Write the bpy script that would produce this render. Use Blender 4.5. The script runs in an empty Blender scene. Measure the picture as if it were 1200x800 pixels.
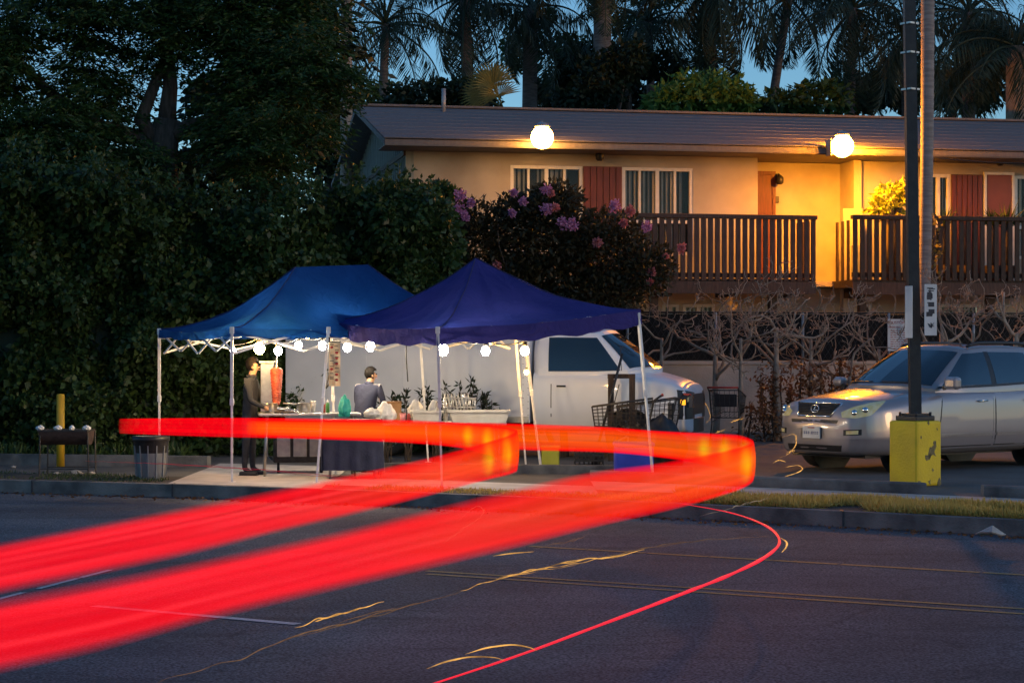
import bpy, bmesh, math, random
import numpy as np
from mathutils import Vector, Matrix, noise
R = math.radians
sc = bpy.context.scene
COL = sc.collection
random.seed(7)
rng = np.random.default_rng(11)

# ------------------------------------------------------------------ camera, sky, sun, exposure
F = 2300.0            # focal length in photo pixels (1200 wide)
CAM_Z = 1.65
cd = bpy.data.cameras.new("camera")
cd.sensor_width = 36.0
cd.lens = 36.0 * F / 1200.0
cd.shift_y = 12.0 / 1200.0
cd.clip_start = 0.1
cd.clip_end = 3000
cam = bpy.data.objects.new("camera", cd)
cam.location = (0, 0, CAM_Z)
cam.rotation_euler = (R(90), 0, 0)
COL.objects.link(cam)
sc.camera = cam

SUN_EL, SUN_ROT = 7.0, 118.0      # low dusk sun, behind right; its warm lamp stands in for a street light
w = bpy.data.worlds.new("World")
sc.world = w
w.use_nodes = True
nt = w.node_tree
bg = nt.nodes["Background"]
sky = nt.nodes.new("ShaderNodeTexSky")
sky.sky_type = 'NISHITA'
sky.sun_disc = False
sky.sun_elevation = R(SUN_EL)
sky.sun_rotation = R(SUN_ROT)
sky.air_density = 1.0
sky.dust_density = 0.1
sky.ozone_density = 4.0
nt.links.new(sky.outputs[0], bg.inputs[0])
bg.inputs[1].default_value = 0.138
sl = bpy.data.lights.new("sun", 'SUN')
sl.energy = 0.34
sl.angle = R(12)
sl.color = (1.0, 0.58, 0.26)
sun = bpy.data.objects.new("sun", sl)
sun.rotation_euler = (R(90 - SUN_EL), 0, R(180 - SUN_ROT + 0))
COL.objects.link(sun)

sc.view_settings.view_transform = 'Standard'
sc.view_settings.look = 'None'
sc.view_settings.gamma = 1.0
sc.view_settings.exposure = 0.7
sc.render.engine = 'CYCLES'
cy = sc.cycles
cy.use_denoising = True
cy.max_bounces = 6
cy.transparent_max_bounces = 24
cy.use_adaptive_sampling = True
cy.adaptive_threshold = 0.02
cy.sample_clamp_indirect = 4.0

# ------------------------------------------------------------------ helpers
def at(px, py, Y):
    """world point seen at photo pixel (px, py) at distance Y"""
    return Vector(((px - 600) * Y / F, Y, CAM_Z - (py - 412) * Y / F))

def gy(py, z=0.0):
    """distance of the ground (height z) seen at photo row py"""
    return (CAM_Z - z) * F / (py - 412)

def on(px, py, z=0.0):
    Y = gy(py, z)
    return Vector(((px - 600) * Y / F, Y, z))

def link(o):
    COL.objects.link(o)
    return o

def tag(o, label=None, cat=None, group=None, kind=None):
    if label: o["label"] = label
    if cat: o["category"] = cat
    if group: o["group"] = group
    if kind: o["kind"] = kind
    return o

def thing(name, label, cat, loc=(0, 0, 0), rz=0.0, group=None):
    o = bpy.data.objects.new(name, None)
    o.empty_display_size = 0.2
    o.location = loc
    o.rotation_euler = (0, 0, rz)
    link(o)
    return tag(o, label, cat, group)

def obj_from(name, me, parent=None, loc=None):
    o = bpy.data.objects.new(name, me)
    link(o)
    if parent is not None: o.parent = parent
    if loc is not None: o.location = loc
    return o

def copy_tree(o, parent=None):
    c = o.copy()
    link(c)
    c.parent = parent
    for ch in list(o.children):
        copy_tree(ch, c)
    return c

class MB:
    """collects simple shapes into ONE mesh"""
    def __init__(s):
        s.v = []; s.f = []; s.m = []; s.sm = []; s.cur = 0
    def add(s, vs, fs, smooth=False):
        b = len(s.v)
        s.v.extend([tuple(p) for p in vs])
        for f in fs:
            s.f.append(tuple(b + i for i in f)); s.m.append(s.cur); s.sm.append(smooth)
        return s
    def box(s, c, d, rz=0.0, M=None):
        x, y, z = d[0] / 2, d[1] / 2, d[2] / 2
        vs = [Vector(p) for p in [(-x,-y,-z),(x,-y,-z),(x,y,-z),(-x,y,-z),(-x,-y,z),(x,-y,z),(x,y,z),(-x,y,z)]]
        if M is None: M = Matrix.Rotation(rz, 3, 'Z')
        vs = [M @ p + Vector(c) for p in vs]
        return s.add(vs, [(0,3,2,1),(4,5,6,7),(0,1,5,4),(1,2,6,5),(2,3,7,6),(3,0,4,7)])
    def bbox(s, c, d, b, rz=0.0):
        """box with chamfered edges"""
        x, y, z = d[0]/2, d[1]/2, d[2]/2
        b = min(b, x*.9, y*.9, z*.9)
        M = Matrix.Rotation(rz, 3, 'Z')
        bm = bmesh.new()
        bmesh.ops.create_cube(bm, size=1.0)
        for v in bm.verts: v.co = Vector((v.co.x*d[0], v.co.y*d[1], v.co.z*d[2]))
        bmesh.ops.bevel(bm, geom=bm.edges[:], offset=b, segments=2, affect='EDGES', profile=.5)
        bm.verts.index_update()
        s.add([M @ v.co + Vector(c) for v in bm.verts], [[v.index for v in f.verts] for f in bm.faces])
        bm.free()
        return s
    def bar(s, a, b, wd, ht=None):
        """rectangular bar between two points"""
        a, b = Vector(a), Vector(b)
        if ht is None: ht = wd
        d = b - a
        L = d.length
        if L < 1e-6: return s
        q = d.to_track_quat('X', 'Z').to_matrix()
        return s.box((a + b) / 2, (L, wd, ht), M=q)
    def tube(s, pts, r, n=8, caps=True, smooth=True):
        pts = [Vector(p) for p in pts]
        if not hasattr(r, '__len__'): r = [r] * len(pts)
        vs, fs = [], []
        up = Vector((0, 0, 1))
        prev = None
        for i, p in enumerate(pts):
            d = (pts[min(i+1, len(pts)-1)] - pts[max(i-1, 0)])
            if d.length < 1e-9: d = Vector((0, 0, 1))
            d.normalize()
            if prev is None:
                a = d.cross(up if abs(d.z) < .9 else Vector((1, 0, 0))).normalized()
            else:
                a = (prev - d * prev.dot(d))
                a = a.normalized() if a.length > 1e-6 else d.orthogonal().normalized()
            prev = a
            c = d.cross(a)
            for k in range(n):
                t = 2 * math.pi * k / n
                vs.append(p + (a * math.cos(t) + c * math.sin(t)) * r[i])
        for i in range(len(pts) - 1):
            for k in range(n):
                k2 = (k + 1) % n
                fs.append((i*n+k, i*n+k2, (i+1)*n+k2, (i+1)*n+k))
        if caps:
            fs.append(tuple(reversed(range(n))))
            fs.append(tuple((len(pts)-1)*n + k for k in range(n)))
        return s.add(vs, fs, smooth)
    def cyl(s, c, r, h, n=16, axis='Z', r2=None):
        c = Vector(c)
        d = {'X': Vector((1,0,0)), 'Y': Vector((0,1,0)), 'Z': Vector((0,0,1))}[axis]
        return s.tube([c - d*h/2, c + d*h/2], [r, r if r2 is None else r2], n, True, True)
    def lathe(s, c, prof, n=20, axis='Z', smooth=True):
        """profile [(r, h)...] spun round an axis"""
        c = Vector(c)
        vs, fs = [], []
        for (r, h) in prof:
            for k in range(n):
                t = 2*math.pi*k/n
                p = (r*math.cos(t), r*math.sin(t), h)
                if axis == 'Y': p = (p[0], p[2], p[1])
                if axis == 'X': p = (p[2], p[0], p[1])
                vs.append(c + Vector(p))
        for i in range(len(prof)-1):
            for k in range(n):
                k2 = (k+1) % n
                fs.append((i*n+k, i*n+k2, (i+1)*n+k2, (i+1)*n+k))
        return s.add(vs, fs, smooth)
    def ball(s, c, r, n=12, m=8, sc3=(1,1,1)):
        c = Vector(c)
        vs, fs = [], []
        for i in range(m+1):
            ph = math.pi*i/m
            for k in range(n):
                t = 2*math.pi*k/n
                vs.append(c + Vector((r*sc3[0]*math.sin(ph)*math.cos(t), r*sc3[1]*math.sin(ph)*math.sin(t), r*sc3[2]*math.cos(ph))))
        for i in range(m):
            for k in range(n):
                k2 = (k+1) % n
                fs.append((i*n+k, (i+1)*n+k, (i+1)*n+k2, i*n+k2))
        return s.add(vs, fs, True)
    def grid(s, rows, smooth=True, close=False):
        """rows of points -> quads"""
        n = len(rows[0])
        vs = [p for r_ in rows for p in r_]
        fs = []
        for i in range(len(rows)-1):
            for k in range(n if close else n-1):
                k2 = (k+1) % n
                fs.append((i*n+k, i*n+k2, (i+1)*n+k2, (i+1)*n+k))
        return s.add(vs, fs, smooth)
    def prism(s, poly, y0, y1):
        """polygon in xz pushed from y0 to y1"""
        n = len(poly)
        vs = [(p[0], y0, p[1]) for p in poly] + [(p[0], y1, p[1]) for p in poly]
        fs = [tuple(range(n)), tuple(reversed(range(n, 2*n)))] + [(i, i+n, (i+1) % n + n, (i+1) % n) for i in range(n)]
        return s.add(vs, fs)
    def build(s, name, mats, parent=None, loc=None, fix=True):
        me = bpy.data.meshes.new(name)
        me.from_pydata(s.v, [], s.f)
        if not isinstance(mats, (list, tuple)): mats = [mats]
        for m in mats: me.materials.append(m)
        me.polygons.foreach_set("material_index", s.m)
        me.polygons.foreach_set("use_smooth", s.sm)
        if fix:
            bm = bmesh.new(); bm.from_mesh(me)
            bmesh.ops.recalc_face_normals(bm, faces=bm.faces)
            bm.to_mesh(me); bm.free()
        me.update()
        return obj_from(name, me, parent, loc)

def nmesh(name, V, Q, mat, parent=None, smooth=False):
    """fast mesh from numpy verts (n,3) and quads (m,4)"""
    V = np.asarray(V, dtype=np.float32); Q = np.asarray(Q, dtype=np.int32)
    me = bpy.data.meshes.new(name)
    k = Q.shape[1]
    me.vertices.add(len(V)); me.vertices.foreach_set("co", V.ravel())
    me.loops.add(Q.size); me.loops.foreach_set("vertex_index", Q.ravel())
    me.polygons.add(len(Q))
    me.polygons.foreach_set("loop_start", np.arange(0, Q.size, k, dtype=np.int32))
    me.polygons.foreach_set("loop_total", np.full(len(Q), k, dtype=np.int32))
    me.update(calc_edges=True)
    me.validate()
    me.materials.append(mat)
    if smooth: me.polygons.foreach_set("use_smooth", np.ones(len(Q), dtype=bool))
    return obj_from(name, me, parent)

def unit(a):
    return a / np.maximum(np.linalg.norm(a, axis=1, keepdims=True), 1e-9)

def leaves(P, D, L, W, jit=None):
    """rhombic leaves: base P, direction D, length L, width W, folded a little"""
    n = len(P)
    D = unit(D)
    U = unit(np.cross(D, unit(rng.normal(size=(n, 3)))))
    N = np.cross(D, U)
    L = np.broadcast_to(np.asarray(L, dtype=float), (n,))[:, None]
    W = np.broadcast_to(np.asarray(W, dtype=float), (n,))[:, None]
    a = P
    b = P + D*L*.45 + U*W*.5 + N*W*.12
    c = P + D*L
    d = P + D*L*.45 - U*W*.5 + N*W*.12
    V = np.stack([a, b, c, d], 1).reshape(-1, 3)
    Q = np.arange(4*n).reshape(n, 4)
    return V, Q

def merge(parts):
    Vs, Qs, o = [], [], 0
    for V, Q in parts:
        Vs.append(V); Qs.append(Q + o); o += len(V)
    return np.concatenate(Vs), np.concatenate(Qs)

# ------------------------------------------------------------------ materials
def nodes_of(name):
    m = bpy.data.materials.new(name)
    m.use_nodes = True
    return m, m.node_tree.nodes, m.node_tree.links, m.node_tree.nodes["Principled BSDF"]

def pm(name, c1, c2=None, scale=8.0, rough=.6, metal=0.0, bump=0.0, bscale=None, detail=4.0, spec=.5, stretch=(1,1,1), coat=0.0, alpha=1.0, lo=.35, hi=.65, trans=0.0):
    """procedural painted / natural surface: two tones through noise, with fine relief"""
    m, N, L, b = nodes_of(name)
    if c2 is None: c2 = tuple(x*.8 for x in c1)
    tc = N.new("ShaderNodeTexCoord"); mp = N.new("ShaderNodeMapping")
    mp.inputs["Scale"].default_value = stretch
    L.new(tc.outputs["Object"], mp.inputs[0])
    nz = N.new("ShaderNodeTexNoise"); nz.inputs["Scale"].default_value = scale; nz.inputs["Detail"].default_value = detail
    L.new(mp.outputs[0], nz.inputs["Vector"])
    cr = N.new("ShaderNodeValToRGB")
    cr.color_ramp.elements[0].position = lo; cr.color_ramp.elements[0].color = (*c1, 1)
    cr.color_ramp.elements[1].position = hi; cr.color_ramp.elements[1].color = (*c2, 1)
    L.new(nz.outputs["Fac"], cr.inputs[0]); L.new(cr.outputs[0], b.inputs["Base Color"])
    b.inputs["Roughness"].default_value = rough
    b.inputs["Metallic"].default_value = metal
    b.inputs["Specular IOR Level"].default_value = spec
    b.inputs["Coat Weight"].default_value = coat
    b.inputs["Coat Roughness"].default_value = .06
    b.inputs["Alpha"].default_value = alpha
    b.inputs["Transmission Weight"].default_value = trans
    if bump:
        n2 = N.new("ShaderNodeTexNoise"); n2.inputs["Scale"].default_value = bscale or scale*6; n2.inputs["Detail"].default_value = 5
        L.new(mp.outputs[0], n2.inputs["Vector"])
        bp = N.new("ShaderNodeBump"); bp.inputs["Strength"].default_value = bump; bp.inputs["Distance"].default_value = .02
        L.new(n2.outputs["Fac"], bp.inputs["Height"]); L.new(bp.outputs[0], b.inputs["Normal"])
    return m

def leaf_mat(name, c1, c2, rough=.55, transl=.25):
    """every leaf (mesh island) gets its own tone"""
    m, N, L, b = nodes_of(name)
    g = N.new("ShaderNodeNewGeometry")
    cr = N.new("ShaderNodeValToRGB")
    cr.color_ramp.elements[0].color = (*c1, 1); cr.color_ramp.elements[1].color = (*c2, 1)
    L.new(g.outputs["Random Per Island"], cr.inputs[0])
    L.new(cr.outputs[0], b.inputs["Base Color"])
    b.inputs["Roughness"].default_value = rough
    b.inputs["Specular IOR Level"].default_value = .35
    t = N.new("ShaderNodeBsdfTranslucent"); L.new(cr.outputs[0], t.inputs[0])
    mx = N.new("ShaderNodeMixShader"); mx.inputs[0].default_value = transl
    out = N["Material Output"]
    L.new(b.outputs[0], mx.inputs[1]); L.new(t.outputs[0], mx.inputs[2]); L.new(mx.outputs[0], out.inputs[0])
    return m

def emit(name, col, s):
    m, N, L, b = nodes_of(name)
    b.inputs["Base Color"].default_value = (*col, 1)
    b.inputs["Emission Color"].default_value = (*col, 1)
    b.inputs["Emission Strength"].default_value = s
    return m

def glass(name, tint=(.02,.03,.04), rough=.05):
    m, N, L, b = nodes_of(name)
    b.inputs["Base Color"].default_value = (*tint, 1)
    b.inputs["Roughness"].default_value = rough
    b.inputs["Specular IOR Level"].default_value = .9
    b.inputs["Coat Weight"].default_value = .5
    return m

def clear(name, tint, alpha=.3, rough=.1):
    """thin see-through glazing or plastic"""
    m, N, L, b = nodes_of(name)
    b.inputs["Base Color"].default_value = (*tint, 1)
    b.inputs["Roughness"].default_value = rough
    b.inputs["Alpha"].default_value = alpha
    b.inputs["Specular IOR Level"].default_value = .7
    return m

M = {}
def asphalt_mat():
    """worn asphalt: fine pale and dark stones in a binder that is patchy over metres"""
    m, N, L, b = nodes_of("asphalt")
    tc = N.new("ShaderNodeTexCoord")
    def nz(scale, detail, lo, hi, c1, c2, stretch=(1,1,1), rot=0.0):
        mp = N.new("ShaderNodeMapping"); mp.inputs["Scale"].default_value = stretch; mp.inputs["Rotation"].default_value = (0,0,rot)
        L.new(tc.outputs["Object"], mp.inputs[0])
        n = N.new("ShaderNodeTexNoise"); n.inputs["Scale"].default_value = scale; n.inputs["Detail"].default_value = detail
        L.new(mp.outputs[0], n.inputs["Vector"]); r = N.new("ShaderNodeValToRGB")
        r.color_ramp.elements[0].position = lo; r.color_ramp.elements[1].position = hi
        r.color_ramp.elements[0].color = (*c1,1); r.color_ramp.elements[1].color = (*c2,1)
        L.new(n.outputs["Fac"], r.inputs[0]); return r, n
    fine, fn_ = nz(55, 3, .34, .68, (.015,.019,.024), (.190,.214,.245))
    big, _ = nz(.55, 5, .35, .65, (.66,.66,.68), (1.12,1.1,1.1))
    lane, _ = nz(1.0, 4, .38, .66, (.80,.80,.82), (1.08,1.07,1.05), (.10,1.5,1), R(31))
    m1 = N.new("ShaderNodeMixRGB"); m1.blend_type = 'MULTIPLY'; m1.inputs[0].default_value = 1
    m2 = N.new("ShaderNodeMixRGB"); m2.blend_type = 'MULTIPLY'; m2.inputs[0].default_value = 1
    L.new(fine.outputs[0], m1.inputs[1]); L.new(big.outputs[0], m1.inputs[2]); L.new(m1.outputs[0], m2.inputs[1]); L.new(lane.outputs[0], m2.inputs[2])
    # wandering cracks and dark drips of oil
    mpc = N.new("ShaderNodeMapping"); mpc.inputs["Rotation"].default_value = (0,0,.5); mpc.inputs["Scale"].default_value = (.32,.5,1)
    nd = N.new("ShaderNodeTexNoise"); nd.inputs["Scale"].default_value = 1.7; nd.inputs["Detail"].default_value = 6
    L.new(tc.outputs["Object"], nd.inputs["Vector"])
    ad = N.new("ShaderNodeMixRGB"); ad.blend_type = 'LINEAR_LIGHT'; ad.inputs[0].default_value = .22
    L.new(tc.outputs["Object"], ad.inputs[1]); L.new(nd.outputs["Color"], ad.inputs[2]); L.new(ad.outputs[0], mpc.inputs[0])
    vo = N.new("ShaderNodeTexVoronoi"); vo.feature = 'DISTANCE_TO_EDGE'; vo.inputs["Scale"].default_value = 1.0
    L.new(mpc.outputs[0], vo.inputs["Vector"])
    rc_ = N.new("ShaderNodeValToRGB"); rc_.color_ramp.elements[0].position = .0035; rc_.color_ramp.elements[0].color = (.30,.30,.30,1); rc_.color_ramp.elements[1].position = .011
    L.new(vo.outputs["Distance"], rc_.inputs[0])
    oil, _ = nz(1.1, 3, .60, .74, (1,1,1), (.55,.54,.54), (.45,1.6,1), R(31))
    m3 = N.new("ShaderNodeMixRGB"); m3.blend_type = 'MULTIPLY'; m3.inputs[0].default_value = .45
    m4 = N.new("ShaderNodeMixRGB"); m4.blend_type = 'MULTIPLY'; m4.inputs[0].default_value = 1
    L.new(m2.outputs[0], m3.inputs[1]); L.new(rc_.outputs[0], m3.inputs[2]); L.new(m3.outputs[0], m4.inputs[1]); L.new(oil.outputs[0], m4.inputs[2])
    L.new(m4.outputs[0], b.inputs["Base Color"])
    b.inputs["Roughness"].default_value = .8; b.inputs["Specular IOR Level"].default_value = .35
    bp = N.new("ShaderNodeBump"); bp.inputs["Strength"].default_value = .8; bp.inputs["Distance"].default_value = .02
    L.new(fn_.outputs["Fac"], bp.inputs["Height"]); L.new(bp.outputs[0], b.inputs["Normal"])
    return m
M['asphalt'] = asphalt_mat()
M['lot'] = pm("lot_asphalt", (.085,.080,.075), (.125,.115,.105), 1.4, .85, bump=.6, bscale=60, detail=8)
M['concrete'] = pm("concrete", (.38,.335,.30), (.52,.46,.42), 2.5, .85, bump=.4, bscale=50, detail=8)
M['kerb'] = pm("kerb_concrete", (.075,.072,.072), (.20,.19,.18), 3.0, .9, bump=.5, bscale=40, detail=8)
M['dirt'] = pm("dirt", (.045,.036,.028), (.09,.072,.055), 4.0, .95, bump=.9, bscale=40, detail=8)
M['white_line'] = pm("white_line", (.38,.38,.38), (.6,.6,.6), 30, .7, detail=8)
M['yellow_line'] = pm("yellow_line", (.26,.165,.045), (.42,.275,.08), 40, .7, detail=8)
M['stucco'] = pm("stucco", (.34,.30,.24), (.50,.45,.37), .8, .9, bump=.35, bscale=60)
M['stucco_pink'] = pm("stucco_pink", (.52,.39,.30), (.66,.52,.42), 1.2, .9, bump=.4, bscale=30)
M['siding'] = pm("siding", (.27,.29,.26), (.33,.35,.31), 3, .8, stretch=(8,8,.5))
M['shingle'] = pm("shingle", (.150,.132,.130), (.180,.16,.158), 5, .9, bump=.5, bscale=60, stretch=(3,1,1))
M['soffit'] = pm("soffit", (.13,.115,.10), (.17,.15,.13), 4, .8)
M['red_paint'] = pm("red_paint", (.095,.018,.011), (.145,.028,.016), 5, .55, stretch=(6,6,.6))
M['rust_door'] = pm("rust_door", (.17,.036,.016), (.21,.048,.02), 2, .5)
M['brown_wood'] = pm("brown_wood", (.060,.030,.020), (.105,.052,.034), 6, .75, stretch=(6,6,.8), bump=.3)
M['dark_wood'] = pm("dark_wood", (.035,.022,.015), (.07,.042,.028), 8, .8, stretch=(6,6,.8), bump=.3)
M['white_frame'] = pm("white_frame", (.62,.60,.56), (.72,.70,.66), 6, .5)
M['window_glass'] = clear("window_glass", (.03,.04,.04), .18, .04)
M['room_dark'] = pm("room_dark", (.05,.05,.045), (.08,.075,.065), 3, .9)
M['blind'] = pm("blind", (.40,.40,.36), (.52,.52,.47), 3, .7)
M['black'] = pm("black_plastic", (.012,.012,.013), (.022,.022,.024), 14, .45, bump=.1)
M['black_cloth'] = pm("black_cloth", (.008,.0075,.007), (.016,.014,.013), 30, .95, bump=.3, bscale=200)
M['pole_black'] = pm("pole_black", (.010,.010,.012), (.022,.021,.022), 9, .5, bump=.25, bscale=40)
M['yellow_paint'] = pm("yellow_paint", (.82,.58,.010), (.70,.48,.015), 3.5, .6, bump=.3, bscale=30)
M['amber_post'] = pm("amber_post", (.62,.36,.015), (.5,.28,.015), 5, .6)
M['worn_concrete'] = pm("worn_concrete", (.16,.13,.06), (.30,.24,.10), 20, .9, bump=.5)
M['white_steel'] = pm("white_steel", (.62,.61,.60), (.72,.71,.70), 12, .4, bump=.05)
M['grey_steel'] = pm("grey_steel", (.33,.33,.33), (.42,.42,.41), 12, .35, metal=.8)
M['steel'] = pm("stainless", (.50,.49,.47), (.62,.61,.58), 20, .28, metal=.9)
M['dark_steel'] = pm("dark_steel", (.030,.028,.028), (.06,.054,.05), 12, .6, metal=.4, bump=.2)
M['rust_steel'] = pm("rust_steel", (.045,.028,.024), (.085,.05,.04), 14, .8, metal=.2, bump=.3)
M['galv'] = pm("galvanised", (.24,.25,.26), (.36,.37,.38), 6, .5, metal=.3, bump=.2)
M['truck_white'] = pm("truck_white", (.72,.72,.73), (.80,.80,.81), 1.3, .35, coat=.4)
M['truck_box'] = pm("truck_box", (.50,.53,.58), (.66,.67,.70), .9, .5, bump=.05)
M['suv_paint'] = pm("suv_paint", (.31,.275,.28), (.335,.30,.30), 200, .36, metal=.42, coat=1.0)
M['suv_trim'] = pm("suv_trim", (.30,.27,.26), (.36,.33,.31), 60, .35, metal=.5)
M['chrome'] = pm("chrome", (.70,.70,.70), (.8,.8,.8), 30, .12, metal=1.0)
M['car_glass'] = glass("car_glass", (.010,.020,.028), .03)
M['lens'] = pm("lens_reflection", (.80,.66,.26), (.86,.76,.42), 16, .15, coat=1.0)  # the yellow reflection of a lamp is painted into the lens colour
M['amber'] = emit("amber_lens", (1.0,.42,.02), .9)
M['rubber'] = pm("rubber", (.012,.012,.012), (.022,.021,.021), 20, .8, bump=.2)
M['plate'] = pm("plate_white", (.62,.62,.60), (.72,.72,.70), 10, .4)
M['sign_white'] = pm("sign_white", (.58,.58,.57), (.70,.70,.69), 5, .6)
M['ink'] = pm("ink", (.02,.02,.03), (.05,.05,.06), 40, .6)
M['ink_blue'] = pm("ink_blue", (.03,.06,.2), (.05,.09,.25), 40, .6)
M['ink_red'] = pm("ink_red", (.45,.05,.04), (.35,.04,.03), 40, .6)
M['bark'] = pm("bark", (.055,.042,.034), (.12,.092,.075), 6, .95, bump=.8, bscale=22, stretch=(3,3,.7))
M['bark_pale'] = pm("bark_pale", (.24,.175,.13), (.38,.29,.22), 8, .9, bump=.6, bscale=25)
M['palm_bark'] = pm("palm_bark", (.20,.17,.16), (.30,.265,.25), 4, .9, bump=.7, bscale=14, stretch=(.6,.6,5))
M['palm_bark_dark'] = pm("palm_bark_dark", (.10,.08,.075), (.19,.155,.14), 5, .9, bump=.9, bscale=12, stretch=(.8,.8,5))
M['leaf_hedge'] = leaf_mat("leaf_hedge", (.022,.044,.012), (.060,.105,.026), .45)
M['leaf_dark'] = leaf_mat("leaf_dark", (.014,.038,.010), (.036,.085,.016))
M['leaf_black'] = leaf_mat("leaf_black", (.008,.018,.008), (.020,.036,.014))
M['leaf_bronze'] = leaf_mat("leaf_bronze", (.022,.026,.010), (.062,.044,.018))
M['leaf_bright'] = leaf_mat("leaf_bright", (.055,.13,.025), (.11,.20,.035))
M['leaf_lime'] = leaf_mat("leaf_lime", (.22,.28,.03), (.38,.40,.05))
M['leaf_dry'] = leaf_mat("leaf_dry", (.11,.05,.022), (.22,.105,.045))
M['leaf_palm'] = leaf_mat("leaf_palm", (.016,.032,.018), (.040,.064,.034))
M['leaf_gold'] = leaf_mat("leaf_gold", (.14,.12,.03), (.25,.20,.05))  # holds the gold lamp light painted into the fan palm and low tree
M['grass_dry'] = leaf_mat("grass_dry", (.46,.33,.07), (.66,.48,.13))
M['grass_green'] = leaf_mat("grass_green", (.035,.06,.018), (.07,.10,.03))
M['petal'] = leaf_mat("petal", (.50,.17,.34), (.72,.36,.55), .6, .35)
M['petal_red'] = leaf_mat("petal_red", (.48,.13,.16), (.62,.26,.24), .6, .35)
M['blue_left'] = None
# ------------------------------------------------------------------ ground, road, kerb, pavement
KX = [-60, -14, -6.55, -3.56, -0.5, 2.53, 4.96, 8, 14, 40]
KY = [44, 27.6, 25.1, 24.05, 22.5, 20.75, 19.1, 17.2, 13.4, -4]
def Yk(X): return float(np.interp(X, KX, KY))

def strip(name, o0, o1, z0, z1, xs, mat, kind='structure', drop=0.0):
    b = MB()
    if drop:
        rows = [[(x, Yk(x)+o0, z0-drop) for x in xs], [(x, Yk(x)+o0, z0) for x in xs], [(x, Yk(x)+o1, z1) for x in xs], [(x, Yk(x)+o1, z1-drop) for x in xs]]
    else:
        rows = [[(x, Yk(x)+o0, z0) for x in xs], [(x, Yk(x)+o1, z1) for x in xs]]
    b.grid(rows, smooth=False)
    o = b.build(name, mat)
    if kind: tag(o, kind=kind)
    return o

b = MB(); b.add([(-900,-200,-.30),(900,-200,-.30),(900,1500,-.30),(-900,1500,-.30)], [(0,1,2,3)])
tag(b.build("ground", M['dirt']), kind='structure')
xs = list(np.linspace(-60, 40, 101))
b = MB()
b.grid([[(x, -30, -.15) for x in xs], [(x, Yk(x)+.02, -.15) for x in xs]], smooth=False)
tag(b.build("road", M['asphalt']), kind='structure')
b = MB()
b.grid([[(x, Yk(x)+.16, 0.0) for x in xs], [(x, 75, 0.0) for x in xs]], smooth=False)
tag(b.build("parking_lot", M['lot']), kind='structure')
strip("kerb", 0.0, .17, 0.012, 0.012, xs, M['kerb'], drop=.20)
# kerb joints are thin dark strips set across the stones
g = MB()
for x in np.arange(-8, 8, 1.9):
    y = Yk(x)
    g.box((x, y+.08, -.06), (.018, .19, .154))
tag(g.build("kerb_joint", M['ink']), kind='structure')
strip("verge", .17, 1.75, .004, .004, list(np.linspace(1.2, 14, 30)), M['dirt'])
strip("verge", .17, 1.5, .004, .004, list(np.linspace(-16, -4.3, 30)), M['dirt'])
strip("verge", .17, .9, .004, .004, list(np.linspace(-2.3, 1.2, 12)), M['dirt'])
strip("pavement", 1.75, 3.35, .008, .008, list(np.linspace(1.0, 14, 30)), M['concrete'])
strip("pavement", .17, 4.6, .008, .008, list(np.linspace(-4.3, -2.3, 10)), M['concrete'])
strip("pavement", 0.9, 2.4, .006, .006, list(np.linspace(-2.3, 1.0, 12)), M['concrete'])

# lane markings (worn paint sheets)
def line(name, p0, p1, wd, mat, worn=0):
    p0, p1 = Vector(p0), Vector(p1)
    d = (p1-p0).normalized(); n = Vector((-d.y, d.x, 0))*wd/2
    bb = MB(); k = max(1, int((p1-p0).length/.6))
    for i in range(k):
        a = p0.lerp(p1, i/k); c = p0.lerp(p1, (i+1)/k - worn*random.random()/k)
        bb.add([a-n, c-n, c+n, a+n], [(0,1,2,3)])
    return tag(bb.build(name, mat), kind='structure')
zl = -.146
def rd(px, py): return on(px, py, -.15) + Vector((0,0,.004))
line("lane_line", rd(500,672.5), rd(1240,722), .065, M['yellow_line'], .02)
line("lane_line", rd(500,669), rd(1240,716), .065, M['yellow_line'], .02)
line("lane_line", rd(620,640), rd(1240,676), .08, M['yellow_line'], .05)
line("stop_line", rd(110,710), rd(352,731.5), .085, M['white_line'], .1)
line("lane_line", rd(-10,704), rd(140,665), .05, M['white_line'], .4)

# verge grass, a mass of blades
def grass(name, x0, x1, o0, o1, n, mat, h=.07, z=.004):
    X = rng.uniform(x0, x1, n)
    Y = np.interp(X, KX, KY) + rng.uniform(o0, o1, n)
    keep = np.array([noise.noise((x*1.3, y*1.3, 3)) for x, y in zip(X, Y)]) > -.25 + .25*rng.random(n)
    X, Y = X[keep], Y[keep]; n = len(X)
    P = np.stack([X, Y, np.full(n, z)], 1)
    D = rng.normal(size=(n,3))*.55 + np.array([0,0,1.0])
    V, Q = leaves(P, D, rng.uniform(.4,1.1,n)*h, .012)
    return tag(nmesh(name, V, Q, mat), "dry yellowed grass verge between kerb and pavement" if mat is M['grass_dry'] else "patchy dark weeds on the bare verge", "grass", kind='stuff')
grass("grass", 1.9, 9.5, .2, 1.72, 80000, M['grass_dry'], .12)
grass("grass", -12, -4.4, .3, 1.5, 5000, M['grass_green'], .06)
grass("grass", -2.2, 1.9, .2, .9, 2500, M['grass_dry'], .06)

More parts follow.
